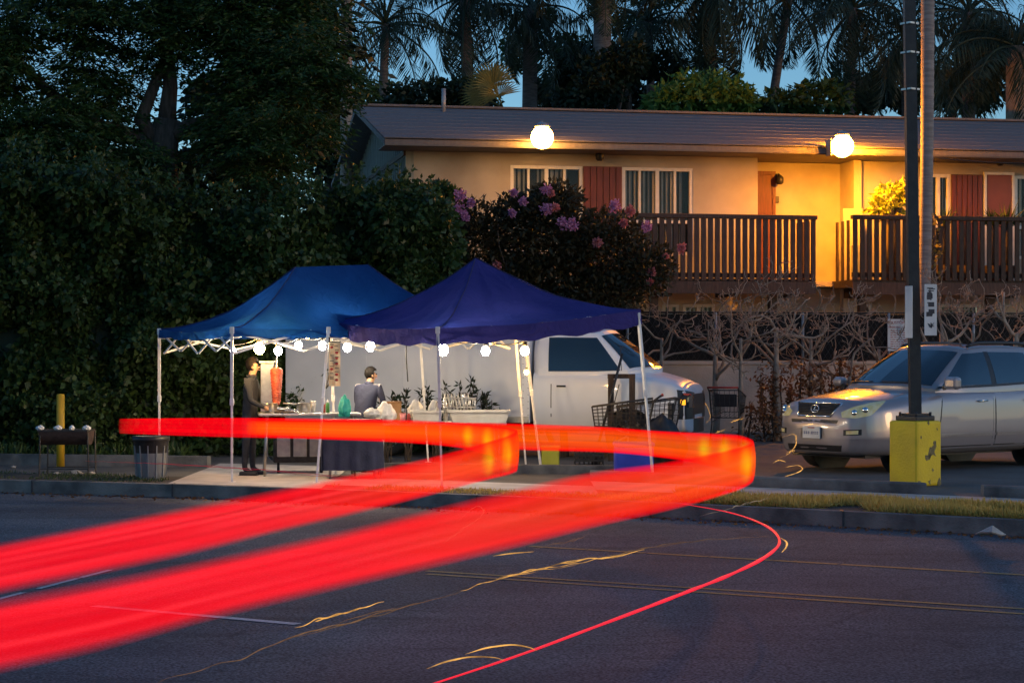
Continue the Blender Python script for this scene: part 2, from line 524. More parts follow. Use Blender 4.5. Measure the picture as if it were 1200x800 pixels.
# low concrete wheel kerb behind the pavement, in segments, with the gap round the yellow pillar
def lotkerb(x0, x1, label):
    bb = MB(); xs_ = list(np.linspace(x0, x1, 8))
    sec = [(0,0),(0,.11),(.02,.13),(.13,.13),(.15,.11),(.15,0)]
    rows = [[(x, Yk(x)+3.4+s[0], s[1]+.006) for s in sec] for x in xs_]
    bb.grid(rows, smooth=False)
    bb.add(rows[0], [tuple(range(6))]); bb.add(rows[-1], [tuple(reversed(range(6)))])
    return tag(bb.build("lot_kerb", M['kerb']), label, "kerb", "low kerbs edging the lot")
lotkerb(1.0, 4.78, "low concrete kerb left of the yellow pillar base")
lotkerb(5.35, 9.5, "low concrete kerb right of the yellow pillar base")
lb = MB()
for i in range(9):
    p = on(560+40*i+random.uniform(-6,6), 549, 0)
lb.box((0.35, 26.6, .06), (4.2, .16, .12), rz=-.16)
tag(lb.build("lot_kerb", M['kerb']), "low concrete kerb lying behind the canopies near the crates", "kerb", "low kerbs edging the lot")
lb = MB(); lb.box((-6.0, 28.4, .08), (3.4, .16, .16), rz=-.2)
tag(lb.build("lot_kerb", M['kerb']), "low concrete kerb behind the grey dustbin under the hedge", "kerb", "low kerbs edging the lot")
lb = MB(); lb.box((3.2, 36.6, .07), (9.5, .3, .14), rz=.12)
tag(lb.build("lot_kerb", M['concrete']), "pale kerb at the foot of the low wall", "kerb", "low kerbs edging the lot")

# litter on the verge
M['paper'] = pm("paper_scrap", (.34,.30,.26), (.46,.42,.37), 20, .8)
def litter(px, py, s, label, nm="litter"):
    c = on(px, py); bb = MB()
    pts = [Vector((math.cos(a)*s*random.uniform(.6,1.2), math.sin(a)*s*random.uniform(.5,1), random.uniform(.01,s*.5))) for a in np.linspace(0, 2*math.pi, 8)[:-1]]
    ctr = Vector((0,0,s*.7)); 
    bb.add([ctr]+pts+[p*0.9+Vector((0,0,-.008)) for p in pts], [(0,1+i,1+(i+1)%7) for i in range(7)]+[(8+i,8+(i+1)%7,1+(i+1)%7,1+i) for i in range(7)])
    o = bb.build(nm, M['paper']); o.location = c
    tag(o, label, "litter", "litter by the kerb")
litter(90, 556, .10, "crumpled white paper on the verge right of the barbecue legs")
litter(67, 556, .06, "small white scrap on the verge under the barbecue")
litter(108, 556, .07, "flat pale scrap beside the barbecue's right leg")
litter(16, 548, .05, "small pale scrap lying furthest left on the verge")
litter(851, 583, .12, "pale flattened cup at the left end of the dry grass")
litter(1163, 628, .14, "crushed paper bag in the gutter at the right")

# fallen leaves gathered in the gutter and along the kerb
n = 1500; X = rng.uniform(-9, 9, n); Y = np.interp(X, KX, KY) - np.abs(rng.normal(size=n))*.22 - .01
P = np.stack([X, Y, np.full(n, -.142)], 1); D = rng.normal(size=(n,3))*np.array([1,1,.12])
V, Q = leaves(P, D, rng.uniform(.02,.07,n), rng.uniform(.012,.04,n))
tag(nmesh("fallen_leaves", V, Q, M['leaf_dry']), "dry fallen leaves lying along the gutter", "leaves", kind='stuff')
# ------------------------------------------------------------------ the two-storey apartment house
HA = R(11)
HO = Vector((-2.1, 42.0, 0))
hc, hs = math.cos(HA), math.sin(HA)
def hu(px, v=0.0):
    k = (px-600)/F
    return (k*(HO.y+v*hc) - HO.x + v*hs)/(hc - k*hs)
def hY(u, v): return HO.y + u*hs + v*hc
def hz(py, px, v=0.0):
    return CAM_Z - (py-412)*hY(hu(px, v), v)/F
house = thing("apartment_house", "tan two-storey apartment house with brown shingle roof and wooden balconies", "house", HO, HA)
U_END = 17.0
Ze = hz(163, 520, -.9)           # eave height
Zf = hz(326, 850, -1.3)          # upper floor level
print("eave", Ze, "floor", Zf)
Zs = Ze - .17                    # soffit
uR0, uR1 = hu(888), hu(1003)     # recess of the stair landing
RV = 1.0
def hpart(bb, nm, mat): return bb.build(nm, mat, house)
# upper walls with real window openings
def wall_with_holes(u0, u1, z0, z1, v, th, holes, nm, mat):
    bb = MB()
    us = sorted(set([u0, u1] + [h[0] for h in holes] + [h[1] for h in holes]))
    for a, c in zip(us[:-1], us[1:]):
        mid = (a+c)/2
        hh = [h for h in holes if h[0] <= mid <= h[1]]
        spans = [(z0, z1)] if not hh else [(z0, hh[0][2]), (hh[0][3], z1)]
        for s0, s1 in spans:
            if s1-s0 > .01: bb.box(((a+c)/2, v+th/2, (s0+s1)/2), (c-a, th, s1-s0))
    return hpart(bb, nm, mat)

def window(u0, u1, z0, z1, v, lights=2, lower=.38, lamp=False):
    """white framed sliding window over fixed lower lights, blinds behind"""
    fr = MB(); t = .07; d = .09
    fr.box(((u0+u1)/2, v+.03, z1-t/2), (u1-u0, d, t)); fr.box(((u0+u1)/2, v+.03, z0+t/2), (u1-u0, d, t))
    for u in (u0+t/2, u1-t/2): fr.box((u, v+.032, (z0+z1)/2), (t, d, z1-z0-2*t))
    zl_ = z0 + (z1-z0)*lower
    if lower: fr.box(((u0+u1)/2, v+.034, zl_), (u1-u0-2*t, d-.01, t))
    for i in range(1, lights):
        u = u0 + (u1-u0)*i/lights
        tt = t*(1.2 if i*2 == lights else .75)
        fr.box((u, v+.036, (z1-t+zl_+t/2)/2 if lower else (z0+z1)/2), (tt, d-.016, (z1-t)-(zl_+t/2) if lower else z1-z0-2*t))
    wn = hpart(fr, "window", M['white_frame'])
    g = MB(); g.box(((u0+u1)/2, v+.05, (z0+z1)/2), (u1-u0-t*1.6, .012, z1-z0-t*1.6))
    g.build("pane", M['window_glass'], wn)
    bl = MB(); n = int((u1-u0)/.11)
    for i in range(n):
        u = u0+t+(u1-u0-2*t)*(i+.5)/n
        if random.random() < .85:
            M3 = Matrix.Rotation(random.uniform(.5, 1.0), 3, 'Z')
            bl.box((u, v+.16, (z0+z1)/2), (.09, .006, z1-z0-.1), M=M3)
    bl.build("blinds", M['blind'], wn)
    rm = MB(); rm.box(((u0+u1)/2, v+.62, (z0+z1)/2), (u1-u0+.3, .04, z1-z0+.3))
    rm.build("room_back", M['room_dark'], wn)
    return wn
zwt = hz(194, 640); zwb = hz(263, 740)
zwt2 = zwt
W = [(hu(598), hu(683)), (hu(729), hu(812))]
wz0 = Zf + .55
holesL = [(a, c, wz0, zwt) for a, c in W]
uP0, uP1 = hu(683), hu(729)
wall_with_holes(0, uR0, Zf-.15, Zs, 0, .18, holesL, "front_wall", M['stucco'])
for a, c in W: window(a+.004, c-.004, wz0+.003, zwt-.003, .02, 4)
# red board panel between the windows, board by board
pn = MB(); pn.box(((uP0+uP1)/2, -.012, (wz0+zwt)/2), (uP1-uP0-.02, .02, zwt-wz0)); pnl = hpart(pn, "board_panel", M['red_paint'])
nb = 6
for i in range(nb):
    q = MB(); wd_ = (uP1-uP0-.02)/nb
    q.bbox((uP0+.01+wd_*(i+.5), -.032-.004*(i % 2), (wz0+zwt)/2), (wd_-.018, .022, zwt-wz0-.03), .006)
    q.build("board", M['red_paint'], pnl)
# recess walls
bb = MB(); bb.box(((uR0+uR1)/2, RV+.09, (Zf-.15+Zs)/2), (uR1-uR0, .18, Zs-Zf+.15)); hpart(bb, "landing_wall", M['stucco'])
bb = MB(); bb.box((uR0-.0925, (RV+.2)/2+.19, (Zf-.15+Zs)/2), (.18, RV-.2, Zs-Zf+.15)); hpart(bb, "landing_wall", M['stucco'])
# door in the recess
zd1 = hz(205, 895, RV)
ud0, ud1 = hu(868, RV), hu(904, RV)
db = MB(); db.bbox(((ud0+ud1)/2, RV-.03, (Zf+zd1)/2), (ud1-ud0, .05, zd1-Zf), .01)
dr = hpart(db, "door", M['red_paint'])
fr = MB()
fr.box((ud1+.04, RV-.035, (Zf+zd1)/2), (.08, .07, zd1-Zf)); fr.box(((ud0+ud1)/2+.04, RV-.035, zd1+.04), (ud1-ud0+.08, .07, .08))
fr.build("door_frame", M['red_paint'], dr)
for i in range(3):
    q = MB(); q.box(((ud0+ud1)/2, RV-.06, Zf+.3+.62*i+.25), (ud1-ud0-.25, .012, .45)); q.build("door_panel", M['red_paint'], dr)
def wall_lamp(px, py, v):
    u, z = hu(px, v), hz(py, px, v)
    q = MB(); q.bbox((u, v-.04, z), (.10, .08, .16), .015); o = hpart(q, "wall_lamp", M['black'])
    q = MB(); q.tube([(u, v-.06, z+.02), (u, v-.16, z+.06), (u, v-.22, z+.02)], .02); q.build("lamp_arm", M['black'], o)
    q = MB(); q.lathe((u, v-.22, z-.08), [(.03,.12),(.085,.06),(.09,-.06),(.05,-.1),(0,-.1)], 12); q.build("lamp_shade", M['black'], o)
wall_lamp(910, 208, RV); wall_lamp(700, 180, 0); wall_lamp(1167, 186, .3)
q = MB(); q.bbox((hu(910, RV), RV-.015, hz(234, 910, RV)), (.1, .03, .15), .01); hpart(q, "door_bell", M['black'])
# right of the recess
uE = U_END
v2 = .3
q = MB(); q.box((uR1+.09, .65, (Zf-.15+Zs)/2), (.18, 1.06, Zs-Zf+.15)); hpart(q, "landing_wall", M['stucco'])
Wr = [(hu(1086, v2), hu(1114, v2)), (hu(1189, v2), hu(1240, v2))]
holesR = [(a, c, wz0, zwt) for a, c in Wr]
wall_with_holes(uR1+.18, uE, Zf-.15, Zs, v2, .18, holesR, "front_wall", M['stucco'])
for a, c in Wr: window(a+.004, c-.004, wz0+.003, zwt-.003, v2+.02, 2)
a, c = hu(1114, v2)+.01, hu(1151, v2)
pn = MB(); pn.box(((a+c)/2, v2-.012, (Zf+.1+zwt)/2), (c-a, .02, zwt-Zf-.1)); pnl = hpart(pn, "board_panel", M['brown_wood'])
for i in range(6):
    q = MB(); wd_ = (c-a)/6
    q.bbox((a+wd_*(i+.5), v2-.032, (Zf+.1+zwt)/2), (wd_-.02, .022, zwt-Zf-.14), .006); q.build("board", M['red_paint'], pnl)
a, c = hu(1152.5, v2), hu(1187, v2)
q = MB(); q.bbox(((a+c)/2, v2-.03, (Zf+zwt)/2), (c-a-.1, .05, zwt-Zf), .01); dr = hpart(q, "door", M['rust_door'])
fr = MB()
for u in (a+.02, c-.02): fr.box((u, v2-.035, (Zf+zwt)/2), (.06, .07, zwt-Zf))
fr.box(((a+c)/2, v2-.035, zwt+.03), (c-a+.02, .07, .06)); fr.build("door_frame", M['white_frame'], dr)
q = MB(); q.ball((a+.14, v2-.08, Zf+1.0), .035); q.build("door_knob", M['steel'], dr)
# stucco pilaster and conduit box at the edge of the landing
a = hu(985)
q = MB(); q.box((a+.22, -.10, (hz(245,990)+.0)/2), (.46, .2, hz(245, 990))); hpart(q, "pilaster", M['stucco'])
q = MB(); q.bbox((a+.28, -.25, hz(305, 992)), (.22, .1, .65), .01); hpart(q, "meter_box", M['galv'])
# lower storey
LWV = .6
lw_holes = []
for (x0, x1) in ((776, 796), (800, 838), (998, 1022), (1100, 1150)):
    lw_holes.append((hu(x0, LWV), hu(x1, LWV), hz(392, x0, LWV), hz(356, x0, LWV)))
wall_with_holes(0, uE, 0, Zf-.15, LWV, .18, lw_holes, "lower_wall", M['stucco'])
for h in lw_holes: window(h[0]+.004, h[1]-.004, h[2]+.003, h[3]-.003, LWV+.02, 2, 0)
# left gable wall in vertical boards
HD = 11.5
q = MB(); zp = Ze + .1
q.box((-.09, HD/2, Zs/2), (.18, HD-.01, Zs)); q.add([(-.18,0.02,Zs),(-.18,HD,Zs),(-.18,HD/2,Zs+1.35),(0,0.02,Zs),(0,HD,Zs),(0,HD/2,Zs+1.35)], [(0,1,2),(3,5,4),(0,2,5,3),(1,4,5,2)])
gw = hpart(q, "gable_wall", M['siding'])
me_bat = None
for i in range(34):
    v = .18 + i*.33
    zt_ = Zs + 1.35*(1-abs(v-HD/2)/(HD/2)) - .1
    q = MB(); q.box((-.195, v, zt_/2+1.2), (.03, .05, zt_-2.4)); q.build("batten", M['siding'], gw)
q = MB(); q.box((-.2, HD/2, Zs-.05), (.05, HD, .10)); q.build("trim_board", M['dark_wood'], gw)
vw = 2.0
q = MB()
q.box((-.21, vw+.75, Zf+1.72), (.06, 1.7, .07)); q.box((-.21, vw+.75, Zf+.62), (.06, 1.7, .07))
for vv in (vw-.08, vw+.75, vw+1.58): q.box((-.212, vv, Zf+1.17), (.06, .07, 1.03))
wn = q.build("window", M['white_frame'], gw)
q = MB(); q.box((-.19, vw+.75, Zf+1.17), (.012, 1.6, 1.03)); 
# glazing set in front of the solid wall reads as a dark pane
q.build("window_pane", M['car_glass'], house)
# roof: courses of shingles stepping up to the ridge
RIDGE_V = 4.6; 
Zr = hz(126, 470, RIDGE_V)
print("ridge", Zr)
roof = None
nC = 9
ua, ue = -.75, uE+.5
v_e = -.95
rb = MB()
rb.add([(ua, v_e, Ze-.03),(ue, v_e, Ze-.03),(ue, RIDGE_V, Zr-.03),(ua, RIDGE_V, Zr-.03),(ua, 2*RIDGE_V-v_e, Ze-.03),(ue, 2*RIDGE_V-v_e, Ze-.03),
        (ua, v_e, Ze-.15),(ue, v_e, Ze-.15),(ue, RIDGE_V, Zr-.15),(ua, RIDGE_V, Zr-.15),(ua, 2*RIDGE_V-v_e, Ze-.15),(ue, 2*RIDGE_V-v_e, Ze-.15)],
       [(0,1,2,3),(3,2,5,4),(6,9,8,7),(9,10,11,8),(0,6,7,1),(4,5,11,10),(0,3,9,6),(3,4,10,9),(1,7,8,2),(2,8,11,5)])
roof = hpart(rb, "roof", M['shingle'])
sl_ = math.atan2(Zr-Ze, RIDGE_V-v_e); Ls = math.hypot(Zr-Ze, RIDGE_V-v_e)
for i in range(nC):
    s0, s1 = Ls*i/nC - (.04 if i == 0 else 0), Ls*(i+1)/nC + .12
    q = MB(); 
    us = np.linspace(ua-.02, ue+.02, 46)
    def pt(u, s, h): return (u, v_e + s*math.cos(sl_) - h*math.sin(sl_), Ze + s*math.sin(sl_) + h*math.cos(sl_))
    jit = [random.uniform(-.012,.012) for _ in us]
    rows = [[pt(u, s0+j, 0.0) for u, j in zip(us, jit)], [pt(u, s0+j, .016) for u, j in zip(us, jit)], [pt(u, s1, .008) for u in us]]
    q.grid(rows, smooth=False); q.build("shingle_course", M['shingle'], roof)
q = MB(); q.box(((ua+ue)/2, RIDGE_V, Zr+.03), (ue-ua+.06, .3, .05)); q.build("ridge_cap", M['shingle'], roof)
q = MB(); q.box(((ua+ue)/2, v_e+.03, Ze-.10), (ue-ua, .05, .14)); q.build("fascia", M['dark_wood'], roof)
q = MB(); q.box((uR0/2+ua/2, (v_e+.06)/2+.02, Zs+.02), (uR0-ua, -v_e-.06+.3, .03)); hpart(q, "soffit", M['soffit'])
q = MB(); q.box(((uR0+uR1)/2, (v_e+.06+RV)/2+.05, Zs+.024), (uR1-uR0-.004, RV-v_e-.06+.1, .03)); hpart(q, "soffit", M['soffit'])
q = MB(); q.box(((uR1+uE)/2, (v_e+.06)/2+.19, Zs+.02), (uE-uR1-.004, -v_e-.06+.5, .03)); hpart(q, "soffit", M['soffit'])
# vents and a stub pipe on the roof
q = MB(); q.cyl((hu(520, 3.9), 3.9, Zr+.1), .05, .55); hpart(q, "vent_pipe", M['galv'])
# balcony decks, fascias, posts and railings
BV = -1.35
def balcony(u0, u1, nbal, mat, zt, zb, labels=None):
    dk = MB(); dk.box(((u0+u1)/2, BV/2-.02, Zf-.09), (u1-u0, -BV-.04, .16)); dko = hpart(dk, "balcony_deck", M['dark_wood'])
    q = MB(); q.box(((u0+u1)/2, BV-.02, Zf-.20), (u1-u0+.02, .06, .26)); q.build("deck_fascia", M['brown_wood'], dko)
    for i in range(4):
        u = u0+.3+(u1-u0-.6)*i/3
        q = MB(); q.box((u, BV/2, Zf-.28), (.14, -BV-.1, .2)); q.build("deck_beam", M['dark_wood'], dko)
    q = MB(); q.bbox(((u0+u1)/2, BV-.02, zt-.05), (u1-u0+.06, .15, .09), .01); rl = hpart(q, "railing", mat)
    q = MB(); q.box(((u0+u1)/2, BV+.03, zb+.12), (u1-u0, .05, .1)); q.build("bottom_rail", mat, rl)
    me = None
    for i in range(nbal):
        u = u0 + .05 + (u1-u0-.1)*i/(nbal-1)
        if me is None:
            q = MB(); q.bbox((0,0,0), (.105, .04, zt-.1-zb), .006); o = q.build("baluster", mat, rl); me = o.data
        else: o = obj_from("baluster", me, rl)
        o.location = (u, BV-.03, (zt-.1+zb)/2); o.rotation_euler = (0, 0, random.uniform(-.05,.05))
    for v in (BV*.75, BV*.5, BV*.25):
        for u in (u0+.03, u1-.03):
            o = obj_from("baluster", me, rl); o.location = (u, v, (zt-.1+zb)/2); o.rotation_euler = (0,0,R(90))
    return rl
zrt = hz(251, 850, BV); zrb = hz(329, 850, BV)
bL0, bL1 = hu(690, BV), hu(955, BV)
balcony(bL0, bL1, 33, M['brown_wood'], zrt, zrb)
zrt2 = hz(253, 1100, BV); zrb2 = hz(329, 1100, BV)
bR0, bR1 = hu(999, BV), hu(1290, BV)
balcony(bR0, bR1, 36, M['dark_wood'], zrt2, zrb2)
for px in (766, 905, 1010, 1160):
    q = MB(); q.box((hu(px, -1.0), -1.0, (Zf-.3)/2), (.16, .16, Zf-.3)); hpart(q, "support_post", M['dark_wood'])
q = MB(); q.box(((uR0+uR1)/2, .45, Zf-.06), (uR1-uR0, 1.1, .12)); hpart(q, "landing_slab", M['concrete'])
# warm little lamp in the second window
c = Vector((hu(800), .10, hz(243, 800)))
# cable sagging along the right eave
cb = MB(); pts = [(hu(1085,-.92)+(i/14)*4.2, -.97, Ze-.18-.10*math.sin(i/14*math.pi)**1) for i in range(15)]
cb.tube(pts, .014, 5); hpart(cb, "eave_cable", M['black'])

# the two sodium lamps on the eave
SODIUM = (1.0, .32, .012)
M['lamp_left'] = emit("lamp_left_glow", (1.0,.42,.07), 68)
M['lamp_right'] = emit("lamp_right_glow", SODIUM, 640)
def eave_lamp(px, py, mat, label, shield):
    v = -1.12
    u, z = hu(px, v), hz(py, px, v)
    wp = house.matrix_basis @ Vector((u, v, z)) if False else (Matrix.Rotation(HA, 3, 'Z') @ Vector((u, v, z)) + HO)
    t = thing("eave_lamp", label, "lamp", wp, HA, "sodium lamps on the eave")
    q = MB(); q.ball((0, -.12, 0), .24, 18, 12); q.build("globe", mat, t)
    q = MB(); q.lathe((0,-.12,.0), [(.0,.315),(.08,.31),(.15,.265),(.165,.225),(.15,.22),(.07,.26),(0,.262)], 20); q.build("hood", M['galv'], t)
    q = MB(); q.tube([(0,-.12,.28),(0,-.10,.33),(0,.05,.33),(0,.12,.12),(0,.13,-.2)], .025, 8); q.build("bracket", M['galv'], t)
    if shield:
        q = MB(); q.bbox((-.255, .06, -.02), (.012, .36, .36), .003); q.build("added_shield", M['galv'], t)  # plate added to keep this lamp's light off the wall to its left
    return t
eave_lamp(634, 162, M['lamp_left'], "glowing sodium lamp on the eave above the left windows", False)
eave_lamp(985, 172, M['lamp_right'], "glowing sodium lamp on the eave above the orange landing wall", True)
def hpos(px, py, v): 
    u = hu(px, v); return Matrix.Rotation(HA, 3, 'Z') @ Vector((u, v, hz(py, px, v))) + HO

# ------------------------------------------------------------------ low wall and screened fence behind the lot
wa, wb_ = Vector((1.3, 37.6, 0)), Vector((14.5, 39.6, 0))
dW = (wb_-wa); LW = dW.length; aW = math.atan2(dW.y, dW.x)
lw = thing("low_wall", "low pinkish stucco wall at the back of the lot", "wall", wa, aW)
q = MB(); q.bbox((LW/2, .12, .7), (LW, .22, 1.4), .015); q.build("wall_body", M['stucco_pink'], lw)
q = MB(); q.bbox((LW/2, .12, 1.43), (LW+.04, .28, .06), .01); q.build("coping", M['stucco_pink'], lw)
fn = thing("screened_fence", "chain-link fence with black screening on top of the low wall", "fence", wa + Vector((0,0,1.46)), aW)
FH = .95
q = MB()
rows = [[(u, .135+.03*math.sin(u*3.1)+.015*math.sin(u*7.7), z) for u in np.linspace(-1.2, LW, 120)] for z in np.linspace(0.02, FH-.03, 5)]
q.grid(rows); q.build("screen_cloth", M['black_cloth'], fn)
for i in range(9):
    q = MB(); q.cyl((-.8+i*1.75, .10, FH/2), .03, FH, 8); q.build("fence_post", M['galv'], fn)
q = MB(); q.tube([(-1.2,.1,FH),(LW,.1,FH)], .022, 6); q.build("top_rail", M['dark_steel'], fn)
q = MB()
for i in range(int((LW+1.2)/.11)):
    u = -1.2+i*.11
    for sgn in (1,-1):
        a_, b_ = (u, .085, 0.02), (u+sgn*FH*.62, .085, FH-.02)
        if -1.2 <= b_[0] <= LW: q.bar(a_, b_, .006)
tag(q.build("chain_link", M['dark_steel'], fn), kind='stuff')
# ------------------------------------------------------------------ vegetation
def blob_points(n, c, r, shell=.55):
    """points in an ellipsoid, more of them towards its skin"""
    d = unit(rng.normal(size=(n, 3)))
    rad = (shell + (1-shell)*rng.random(n)) ** 1.0
    return np.asarray(c) + d*rad[:, None]*np.asarray(r), d

def to_px(P):
    return 600 + F*P[:,0]/P[:,1], 412 - F*(P[:,2]-CAM_Z)/P[:,1]

def branch_tree(start, dirv, length, rad, depth, segs, out, gnarl=.35, split=(2,3), shrink=.72, up=.0):
    """recursive limbs: appends (points, radii, depth)"""
    pts = [Vector(start)]; d = Vector(dirv).normalized(); rr = [rad]
    for i in range(segs):
        d = (d + Vector((random.gauss(0,gnarl), random.gauss(0,gnarl), random.gauss(0,gnarl)+up))*.5).normalized()
        pts.append(pts[-1] + d*length/segs); rr.append(rad*(1-.45*(i+1)/segs))
    out.append((pts, rr, depth))
    if depth <= 0: return
    for k in range(random.randint(*split)):
        i = random.randint(max(1, segs//2), segs)
        nd = (d + Vector((random.gauss(0,.75), random.gauss(0,.75), random.gauss(.1,.55)))).normalized()
        branch_tree(pts[i], nd, length*shrink*random.uniform(.7,1.15), rr[i]*.7, depth-1, segs, out, gnarl, split, shrink, up)

# --- the clipped ivy hedge along the left
HX = [-13, -9, -7.1, -6.0, -4.6, -3.6, -2.6, -1.9, -1.3, -0.6]
HY = [29.5, 30, 30.3, 30.6, 31.1, 31.6, 32.1, 32.5, 32.8, 33.2]
hpx = [-60, 0, 60, 130, 180, 250, 300, 340, 385, 440, 480, 510]
hpy = [180, 186, 192, 203, 212, 231, 238, 234, 226, 218, 220, 228]
def hedge_top(X):
    Y = np.interp(X, HX, HY); px = 600 + F*X/Y
    return CAM_Z + (412-np.interp(px, hpx, hpy))*Y/F
hedge = thing("ivy_hedge", "tall dense dark green ivy hedge filling the left behind the canopies", "hedge", (0,0,0))
n = 115000
X = rng.uniform(-12.5, -1.0, n); s = rng.random(n)**.8
bump = np.array([noise.noise((x*.9, t*3.6, 0))*.75 + noise.noise((x*2.6, t*11, 5))*.36 + noise.noise((x*6.5, t*28, 2))*.14 for x, t in zip(X, s)])
T = hedge_top(X) + np.array([noise.noise((x*2.3, 0, 9))*.18 for x in X])
Z = s*T
Y = np.interp(X, HX, HY) - bump*1.25 - .35*rng.random(n) + np.where(s > .93, rng.random(n)*1.0, 0)
P = np.stack([X, Y, Z], 1)
P = P[(bump > -.42) | (rng.random(n) < .25)]; n = len(P)
D = rng.normal(size=(n,3))*.8 + np.array([0,-.55,-.35])
SZ = rng.lognormal(0,.32,n); V, Q = leaves(P, D, .09*SZ, .062*SZ)
tag(nmesh("foliage", V, Q, M['leaf_hedge'], hedge), kind='stuff')
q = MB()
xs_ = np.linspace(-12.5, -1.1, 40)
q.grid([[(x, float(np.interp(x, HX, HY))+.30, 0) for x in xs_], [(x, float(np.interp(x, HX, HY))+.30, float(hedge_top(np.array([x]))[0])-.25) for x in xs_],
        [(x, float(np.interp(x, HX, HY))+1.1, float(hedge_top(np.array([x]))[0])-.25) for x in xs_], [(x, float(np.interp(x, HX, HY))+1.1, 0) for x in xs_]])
q.build("inner_shade_sheet", M['leaf_black'], hedge)  # near-black sheet stands in for the shade deep in the hedge
# long shoots that stick out of the clipped top
parts = []
for k in range(170):
    x = random.uniform(-10, -1.2); y = float(np.interp(x, HX, HY)) + random.uniform(-.6,.5); z = float(hedge_top(np.array([x]))[0]) - .1
    L_ = random.uniform(.12,.5); dx, dy = random.gauss(0,.25), random.gauss(0,.25); m = int(10+30*L_)
    f = rng.random(m)*L_; C = np.stack([x+dx*f, y+dy*f, z+f], 1)
    parts.append(leaves(C, rng.normal(size=(m,3))+np.array([dx,dy,.4]), rng.uniform(.05,.12,m), rng.uniform(.035,.08,m)))
V, Q = merge(parts); tag(nmesh("shoots", V, Q, M['leaf_hedge'], hedge), kind='stuff')
# weeds and low growth at the hedge's foot
n = 3500
X = rng.uniform(-9.5, -5, n); Y = np.interp(X, HX, HY) - .4 - rng.random(n)*.9
P = np.stack([X, Y, np.full(n, .01)], 1)
V, Q = leaves(P, rng.normal(size=(n,3))*.7+np.array([0,0,.8]), rng.uniform(.1,.35,n), .05)
tag(nmesh("undergrowth", V, Q, M['leaf_hedge']), "low weeds along the foot of the hedge", "weeds", kind='stuff')

# --- big feathery tree above the hedge
def spray_clump(c, r, k, ll=.20, lw=.06, droop=.35):
    """a flat drooping spray of leaflets"""
    n = k
    a = rng.uniform(0, 2*np.pi); tilt = rng.normal(size=3)*.25
    ang = a + rng.normal(size=n)*.6
    rad = rng.random(n)**.6*r
    P = np.stack([np.cos(ang)*rad, np.sin(ang)*rad, -droop*rad**2/r + rng.normal(size=n)*.03], 1)
    P[:,2] += P[:,0]*tilt[0] + P[:,1]*tilt[1]
    D = np.stack([np.cos(ang+rng.normal(size=n)*.7), np.sin(ang+rng.normal(size=n)*.7), -.35+rng.normal(size=n)*.25], 1)
    return leaves(P+np.asarray(c), D, ll*rng.uniform(.6,1.3,n), lw)
def big_tree(name, label, base, trunk_pts, trunk_r, blobs, nclump, rad, mat, holes=(), group=None, ll=.20, lw=.06, k=34, limbs=()):
    t = thing(name, label, "tree", base, 0, group)
    q = MB(); q.tube([Vector(p)-Vector(base) for p in trunk_pts], trunk_r, 10); 
    q.build("trunk", M['bark'], t)
    for lp in limbs:
        q = MB(); L_ = len(lp)
        q.tube([Vector(p)-Vector(base) for p in lp], [trunk_r[-1]*.75*(1-.7*i/(L_-1)) for i in range(L_)], 7); q.build("limb", M['bark'], t)
    parts = []
    tot = sum(b_[1][0]*b_[1][1]*b_[1][2] for b_ in blobs)
    for (c, r) in blobs:
        m = max(6, int(nclump*(r[0]*r[1]*r[2])/tot))
        C, d = blob_points(m, c, r, .25)
        px, py = to_px(C)
        for i in range(m):
            if any(((px[i]-h[0])/h[2])**2 + ((py[i]-h[1])/h[3])**2 < 1 for h in holes) and random.random() < .97: continue
            parts.append(spray_clump(C[i], rad*random.uniform(.6,1.25), k, ll, lw))
    V, Q = merge(parts)
    o = nmesh("crown", V - np.asarray(base), Q, mat, t); tag(o, kind='stuff')
    return t
def w3(px, py, Y): return tuple(at(px, py, Y))
holes = [(55, 78, 24, 34), (142, 38, 13, 16), (128, 70, 9, 9), (170, 118, 14, 28), (215, 100, 16, 20), (247, 62, 10, 16), (48, 55, 9, 20), (212, 145, 12, 8), (176, 150, 12, 8)]
bl = []
for (px, py, Y, rx, ry, rz) in [(10,60,35,1.0,1.4,1.3),(60,150,34.5,1.3,1.5,.8),(120,110,35.5,.9,1.4,1.0),(95,10,35,1.3,1.5,.7),(200,15,35.5,1.1,1.5,.9),(190,60,35,.6,1.0,.6),(300,60,35.5,1.2,1.6,1.3),
      (358,80,35,.8,1.4,1.0),(305,165,34.5,.9,1.4,1.0),(398,100,35,.42,.9,.40),(372,150,34.8,.35,.8,.45),(270,150,35.5,.8,1.2,.9),(0,170,34.5,1.0,1.4,.9),(120,190,34.5,1.2,1.4,.6),(260,0,35.5,1.0,1.4,.8),(-60,90,35.5,1.3,1.5,1.6),(340,10,35.8,1.1,1.3,.8),(170,200,34.9,.6,1,.4),(95,60,36,.5,1,.8),(320,212,34.2,.5,.8,.35)]:
    bl.append((w3(px,py,Y), (rx, ry, rz)))
T0 = (-6.1, 35.4, 0)
big_tree("feathery_tree", "huge dark tree with feathery drooping foliage above the hedge", T0,
         [(-6.1,35.4,0),(-6.05,35.4,2.6),w3(190,190,35.4),w3(196,140,35.4)], [.36,.30,.27,.24], bl, 2600, .55, M['leaf_dark'], holes, ll=.13, lw=.034, k=62,
         limbs=[[w3(190,175,35.4), w3(165,140,35.3), w3(184,92,35.3), w3(205,40,35.2)], [w3(195,150,35.4), w3(200,100,35.4), w3(196,40,35.4), w3(180,-20,35.4)],
                [w3(192,160,35.4), w3(250,140,35.3), w3(320,95,35.2), w3(360,60,35.2)], [w3(190,170,35.4), w3(120,150,35.4), w3(60,110,35.3), w3(10,60,35.3)]])
